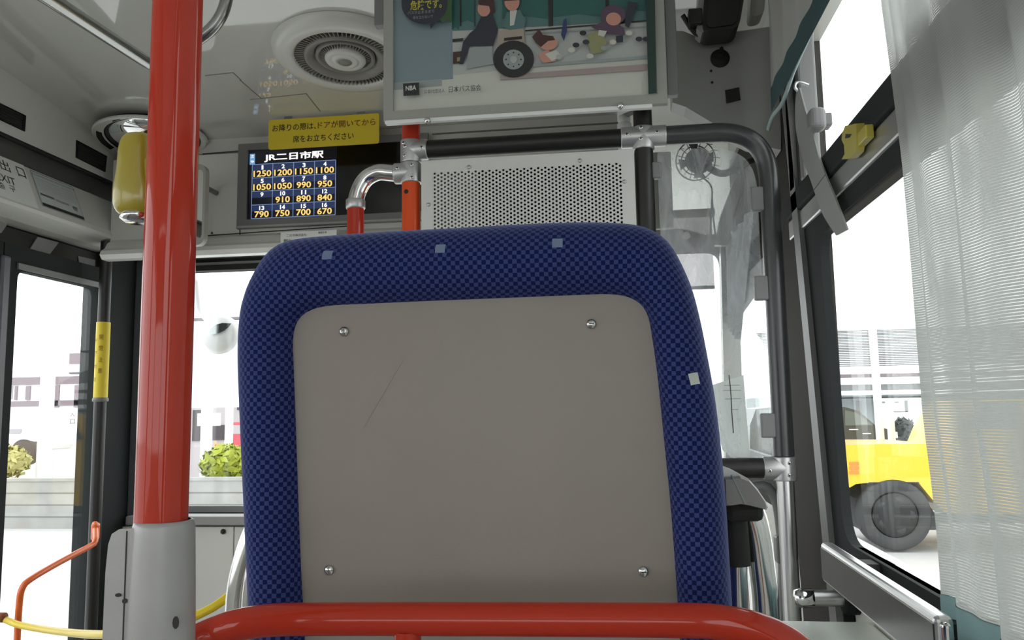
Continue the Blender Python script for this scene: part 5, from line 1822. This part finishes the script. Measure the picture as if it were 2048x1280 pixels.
t = thing('shop_board', 'white shop signboard with small dark characters seen through the front door', 'sign', at(130, 870, 'Y', 19.5))
b = MB(); out_box(b, 103, 820, 159, 868, 19.5, .1, 'board'); b.build('board', t)
b = MB()
for x in (108, 152):
    p = at(x, 860, 'Y', 19.56); b.tube([(p.x, 19.56, ZG), (p.x, 19.56, p.z)], .03, 'board', seg=10)
b.build('legs', t)
b = MB()
for i, ch_ in enumerate('入口'):
    p = at(145, 829 + i * 14, 'Y', 19.48); b.text(ch_, p, EX, EZ, 'house_dark', height=.12, width=.14, depth=.004)
b.build('lettering', t)
t = thing('utility_pole', 'pale concrete pole in the middle of the view through the front door', 'pole', at(88, 960, 'Y', 14))
b = MB(); p, q = at(76, 900, 'Y', 14), at(102, 900, 'Y', 14); b.tube([((p.x + q.x) / 2, 14, ZG), ((p.x + q.x) / 2, 14, 6)], [(q.x - p.x) / 2, (q.x - p.x) / 2 * .8], 'board', seg=20); b.build('shaft', t)
b = MB(); out_box(b, 80, 700, 98, 712, 13.9, .3, 'board'); b.build('band', t)
t = thing('parked_car', 'white parked car half hidden behind the pole seen through the front door', 'car', at(30, 890, 'Y', 17))
b = MB(); p, q = at(-60, 905, 'Y', 17), at(62, 865, 'Y', 17)
b.box((p.x, 17, p.z), (q.x, 18.6, q.z), 'white_paint', bev=.12); b.build('body', t)
b = MB(); p, q = at(-40, 868, 'Y', 17.1), at(48, 842, 'Y', 17.1); b.prism([(p.x, 17.1, p.z), (q.x, 17.1, p.z), (q.x - .35, 17.2, q.z), (p.x + .2, 17.2, q.z)], (0, 1.4, 0), 'white_paint'); b.build('cabin', t)
b = MB(); p, q = at(0, 867, 'Y', 17.05), at(40, 858, 'Y', 17.05); b.box((p.x, 17.06, p.z), (q.x, 17.12, q.z), 'roof_grey'); b.build('side_window', t)
for x in (0, 46):
    b = MB(); p = at(x, 905, 'Y', 17); b.lathe(p, (0, -1, 0), [(.30, -.2), (.30, .02), (.18, .03)], 'house_dark', seg=24); b.build('wheel', t)

# right side of the road: tiled building, pole, minivan, yellow off-road car
YBD = 25.0
M['tiles'] = mat('roof_tiles', (.55, .54, .55), .8)
M['fascia'] = mat('mauve_fascia', (.23, .19, .20), .8)
M['band_grey'] = mat('grey_band', (.27, .28, .28), .8)
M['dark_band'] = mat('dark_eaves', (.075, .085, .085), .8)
M['pale_door'] = mat('pale_blue_door', (.50, .55, .56), .6)
t = thing('tiled_building', 'long low building with a grey tiled roof seen through the right window', 'building', at(1760, 900, 'Y', YBD))
def bb(x0, y0, x1, y1, m, dy=0, dp=.3):
    b = MB(); out_box(b, x0, y0, x1, y1, YBD + dy, dp, m); return b
bb(1560, 780, 2300, 905, 'pale_door', .6, 6).build('wall', t)
b = MB()
p0, p1 = at(1560, 736, 'Y', YBD - .8), at(1560, 664, 'Y', YBD + 3.0)
q0, q1 = at(2300, 736, 'Y', YBD - .8), at(2300, 664, 'Y', YBD + 3.0)
NL = 22
for k in range(NL):
    a, c = p0.lerp(Vector((p0.x, p1.y, p1.z)), k / NL), p0.lerp(Vector((p0.x, p1.y, p1.z)), (k + 1) / NL)
    xx = q0.x
    b.add([(a.x, a.y, a.z + .025), (xx, a.y, a.z + .025), (xx, c.y, c.z), (a.x, c.y, c.z)], [[0, 1, 2, 3]], 'tiles')
    b.add([(a.x, a.y, a.z - .0), (xx, a.y, a.z - .0), (xx, a.y, a.z + .025), (a.x, a.y, a.z + .025)], [[0, 1, 2, 3]], 'dark_band')
b.build('tiled_roof', t)
bb(1560, 643, 2300, 664, 'band_grey', 3.0, 1).build('ridge', t)
bb(1560, 736, 2300, 758, 'fascia', -.8, .3).build('fascia', t)
bb(1560, 758, 2300, 784, 'band_grey', -.5, .3).build('lintel', t)
bb(1560, 784, 2300, 800, 'dark_band', -.2, .3).build('dark_eaves_board', t)  # dark-coloured band under the lintel
for x in (1676, 1720, 1770, 1812):
    bb(x, 802, x + 3, 905, 'band_grey', .5, .1).build('door_seam', t)
t = thing('white_wall_sign', 'white board on the front of the tiled building beside the white pole', 'sign', at(1800, 845, 'Y', YBD - .3))
b = MB(); out_box(b, 1757, 795, 1850, 860, YBD - .35, .08, 'board'); b.build('board', t)
b = MB()
for (x0, y0, x1, y1) in ((1788, 822, 1816, 824), (1764, 803, 1770, 806), (1790, 803, 1797, 806), (1811, 801, 1815, 824)):
    out_box(b, x0, y0, x1, y1, YBD - .38, .02, 'band_grey')
b.build('marks', t)
t = thing('lamp_pole', 'tall thin white pole in front of the tiled building', 'pole', at(1760, 900, 'Y', 13))
b = MB(); p, q = at(1734, 645, 'Y', 13), at(1766, 897, 'Y', 13)
b.tube([(q.x - .02, 13, ZG), (q.x - .04, 13, p.z + .02)], .06, 'board', seg=16); b.build('shaft', t)
b = MB(); b.lathe((q.x - .02, 13, ZG), EZ, [(.11, 0), (.11, .25), (.065, .30)], 'board', seg=16); b.build('foot', t)
t = thing('short_post', 'short white post right of the tall white pole', 'post', at(1781, 900, 'Y', 13.2))
b = MB(); p, q = at(1781, 842, 'Y', 13.2), at(1785, 897, 'Y', 13.2); b.tube([(q.x, 13.2, ZG), (q.x, 13.2, p.z)], .055, 'board', seg=16); b.build('shaft', t)
bush('dark_shrub', 'dark rounded shrub in front of the tiled building', at(1808, 862, 'Y', 18), .24, 300, 'leaf_dark', 9, 1.1)

M['car_black'] = mat('black_car_paint', (.045, .055, .058), .3, coat=.6, coat_rough=.1)
M['car_glass'] = mat('car_glass', (.12, .15, .15), .1, coat=.5)
M['tyre'] = mat('tyre_rubber', (.065, .068, .068), .85, spec=.2)
M['yellow_car'] = mat('yellow_car_paint', (.88, .54, .02), .3, coat=.5, coat_rough=.08)
M['hub'] = mat('wheel_hub', (.020, .022, .022), .5, metal=.2)
M['lamp_orange'] = mat('orange_lamp', (.8, .25, .04), .3, coat=.5)
def car_side(t, Y, depth, outline, windows, m, wheels, r):
    b = MB(); b.prism([at(x, y, 'Y', Y) for x, y in outline], (0, depth, 0), m); b.build('body', t)
    for w in windows:
        b = MB(); b.prism([at(x, y, 'Y', Y - .012) for x, y in w], (0, .02, 0), 'car_glass'); b.build('side_window', t)
    for x, y in wheels:
        c = at(x, y, 'Y', Y)
        b = MB(); b.lathe((c.x, Y + .20, c.z), (0, -1, 0), [(r * .6, -.02), (r, 0), (r, .20), (r * .94, .225), (r * .68, .23), (r * .64, .19)], 'tyre', seg=36, cap1=False); wo = b.build('wheel', t)
        b = MB(); b.lathe((c.x, Y + .20, c.z), (0, -1, 0), [(r * .66, .19), (r * .60, .215), (r * .3, .22), (r * .12, .235), (.01, .235)], 'hub', seg=28)
        for k in range(5):
            a = 2 * pi * k / 5
            p = Vector((c.x + r * .42 * cos(a), Y - .016, c.z + r * .42 * sin(a)))
            b.lathe(p, (0, -1, 0), [(r * .13, -.006), (r * .13, .002)], 'tyre', seg=12)
        b.build('rim', wo)
t = thing('minivan', 'black minivan parked beyond the yellow vehicle outside the right window', 'car', at(1720, 915, 'Y', 16))
car_side(t, 16, 1.7, [(1500, 985), (1500, 850), (1512, 818), (1560, 812), (1690, 814), (1718, 822), (1752, 852), (1782, 860), (1792, 878), (1794, 985)],
         [[(1690, 820), (1714, 826), (1746, 851), (1690, 851)], [(1600, 818), (1684, 819), (1684, 851), (1600, 851)], [(1520, 820), (1594, 818), (1594, 851), (1516, 851)]], 'car_black', [(1550, 976), (1762, 976)], .31)
b = MB()
for (x0, x1, y) in ((1699, 1716, 858), (1726, 1742, 866)):
    out_box(b, x0, y, x1, y + 2, 15.97, .05, 'board')
b.build('door_handle', t)
b = MB(); out_box(b, 1784, 864, 1795, 876, 15.97, .1, 'board'); b.build('headlamp', t)

YT = 11.2
t = thing('off_road_vehicle', 'bright yellow off-road vehicle with a large tyre outside the right window', 'car', at(1790, 1085, 'Y', YT))
out_l = [(1668, 968), (1672, 905), (1684, 890), (1760, 888), (1850, 888), (1900, 892), (1915, 855), (1950, 800), (2100, 795), (2300, 800), (2305, 1005), (2270, 1008), (2250, 970), (2175, 968), (2140, 1030), (1896, 1030), (1872, 1008), (1838, 966), (1732, 966), (1712, 968), (1700, 975)]
car_side(t, YT, 1.55, out_l, [[(1925, 858), (1958, 806), (2040, 804), (2040, 858)], [(2052, 858), (2052, 804), (2160, 804), (2160, 858)], [(2172, 858), (2172, 804), (2290, 806), (2290, 858)]], 'yellow_car', [(1790, 1030), (2215, 1030)], .455)
b = MB()
for k in range(3):
    out_box(b, 1700, 924 + k * 9, 1718, 930 + k * 9, YT - .02, .06, 'lamp_orange')
b.build('side_lamp', t)
b = MB(); b.prism([at(x, y, 'Y', YT + .02) for x, y in ((1722, 1000), (1740, 974), (1832, 974), (1876, 1035), (1876, 1060), (1722, 1060))], (0, 1.4, 0), 'tyre'); b.build('wheel_arch', t)
b = MB(); p, q = at(1872, 1028, 'Y', YT), at(2140, 1045, 'Y', YT); b.box((p.x, YT - .06, q.z), (q.x, YT + .1, p.z), 'tyre'); b.build('side_step', t)
b = MB(); p, q = at(1655, 1000, 'Y', YT), at(1700, 972, 'Y', YT); b.box((p.x, YT + .05, p.z), (q.x, YT + 1.5, q.z), 'tyre', bev=.03); b.build('bumper', t)
b = MB(); out_box(b, 1738, 964, 1838, 966.5, YT - .012, .02, 'house_dark'); b.build('arch_trim', t)

# ================================================================== lift the bus so that its floor lies at zero
for o in scene.objects:
    if o.parent is None and o.type != 'CAMERA':
        o.location.z += H
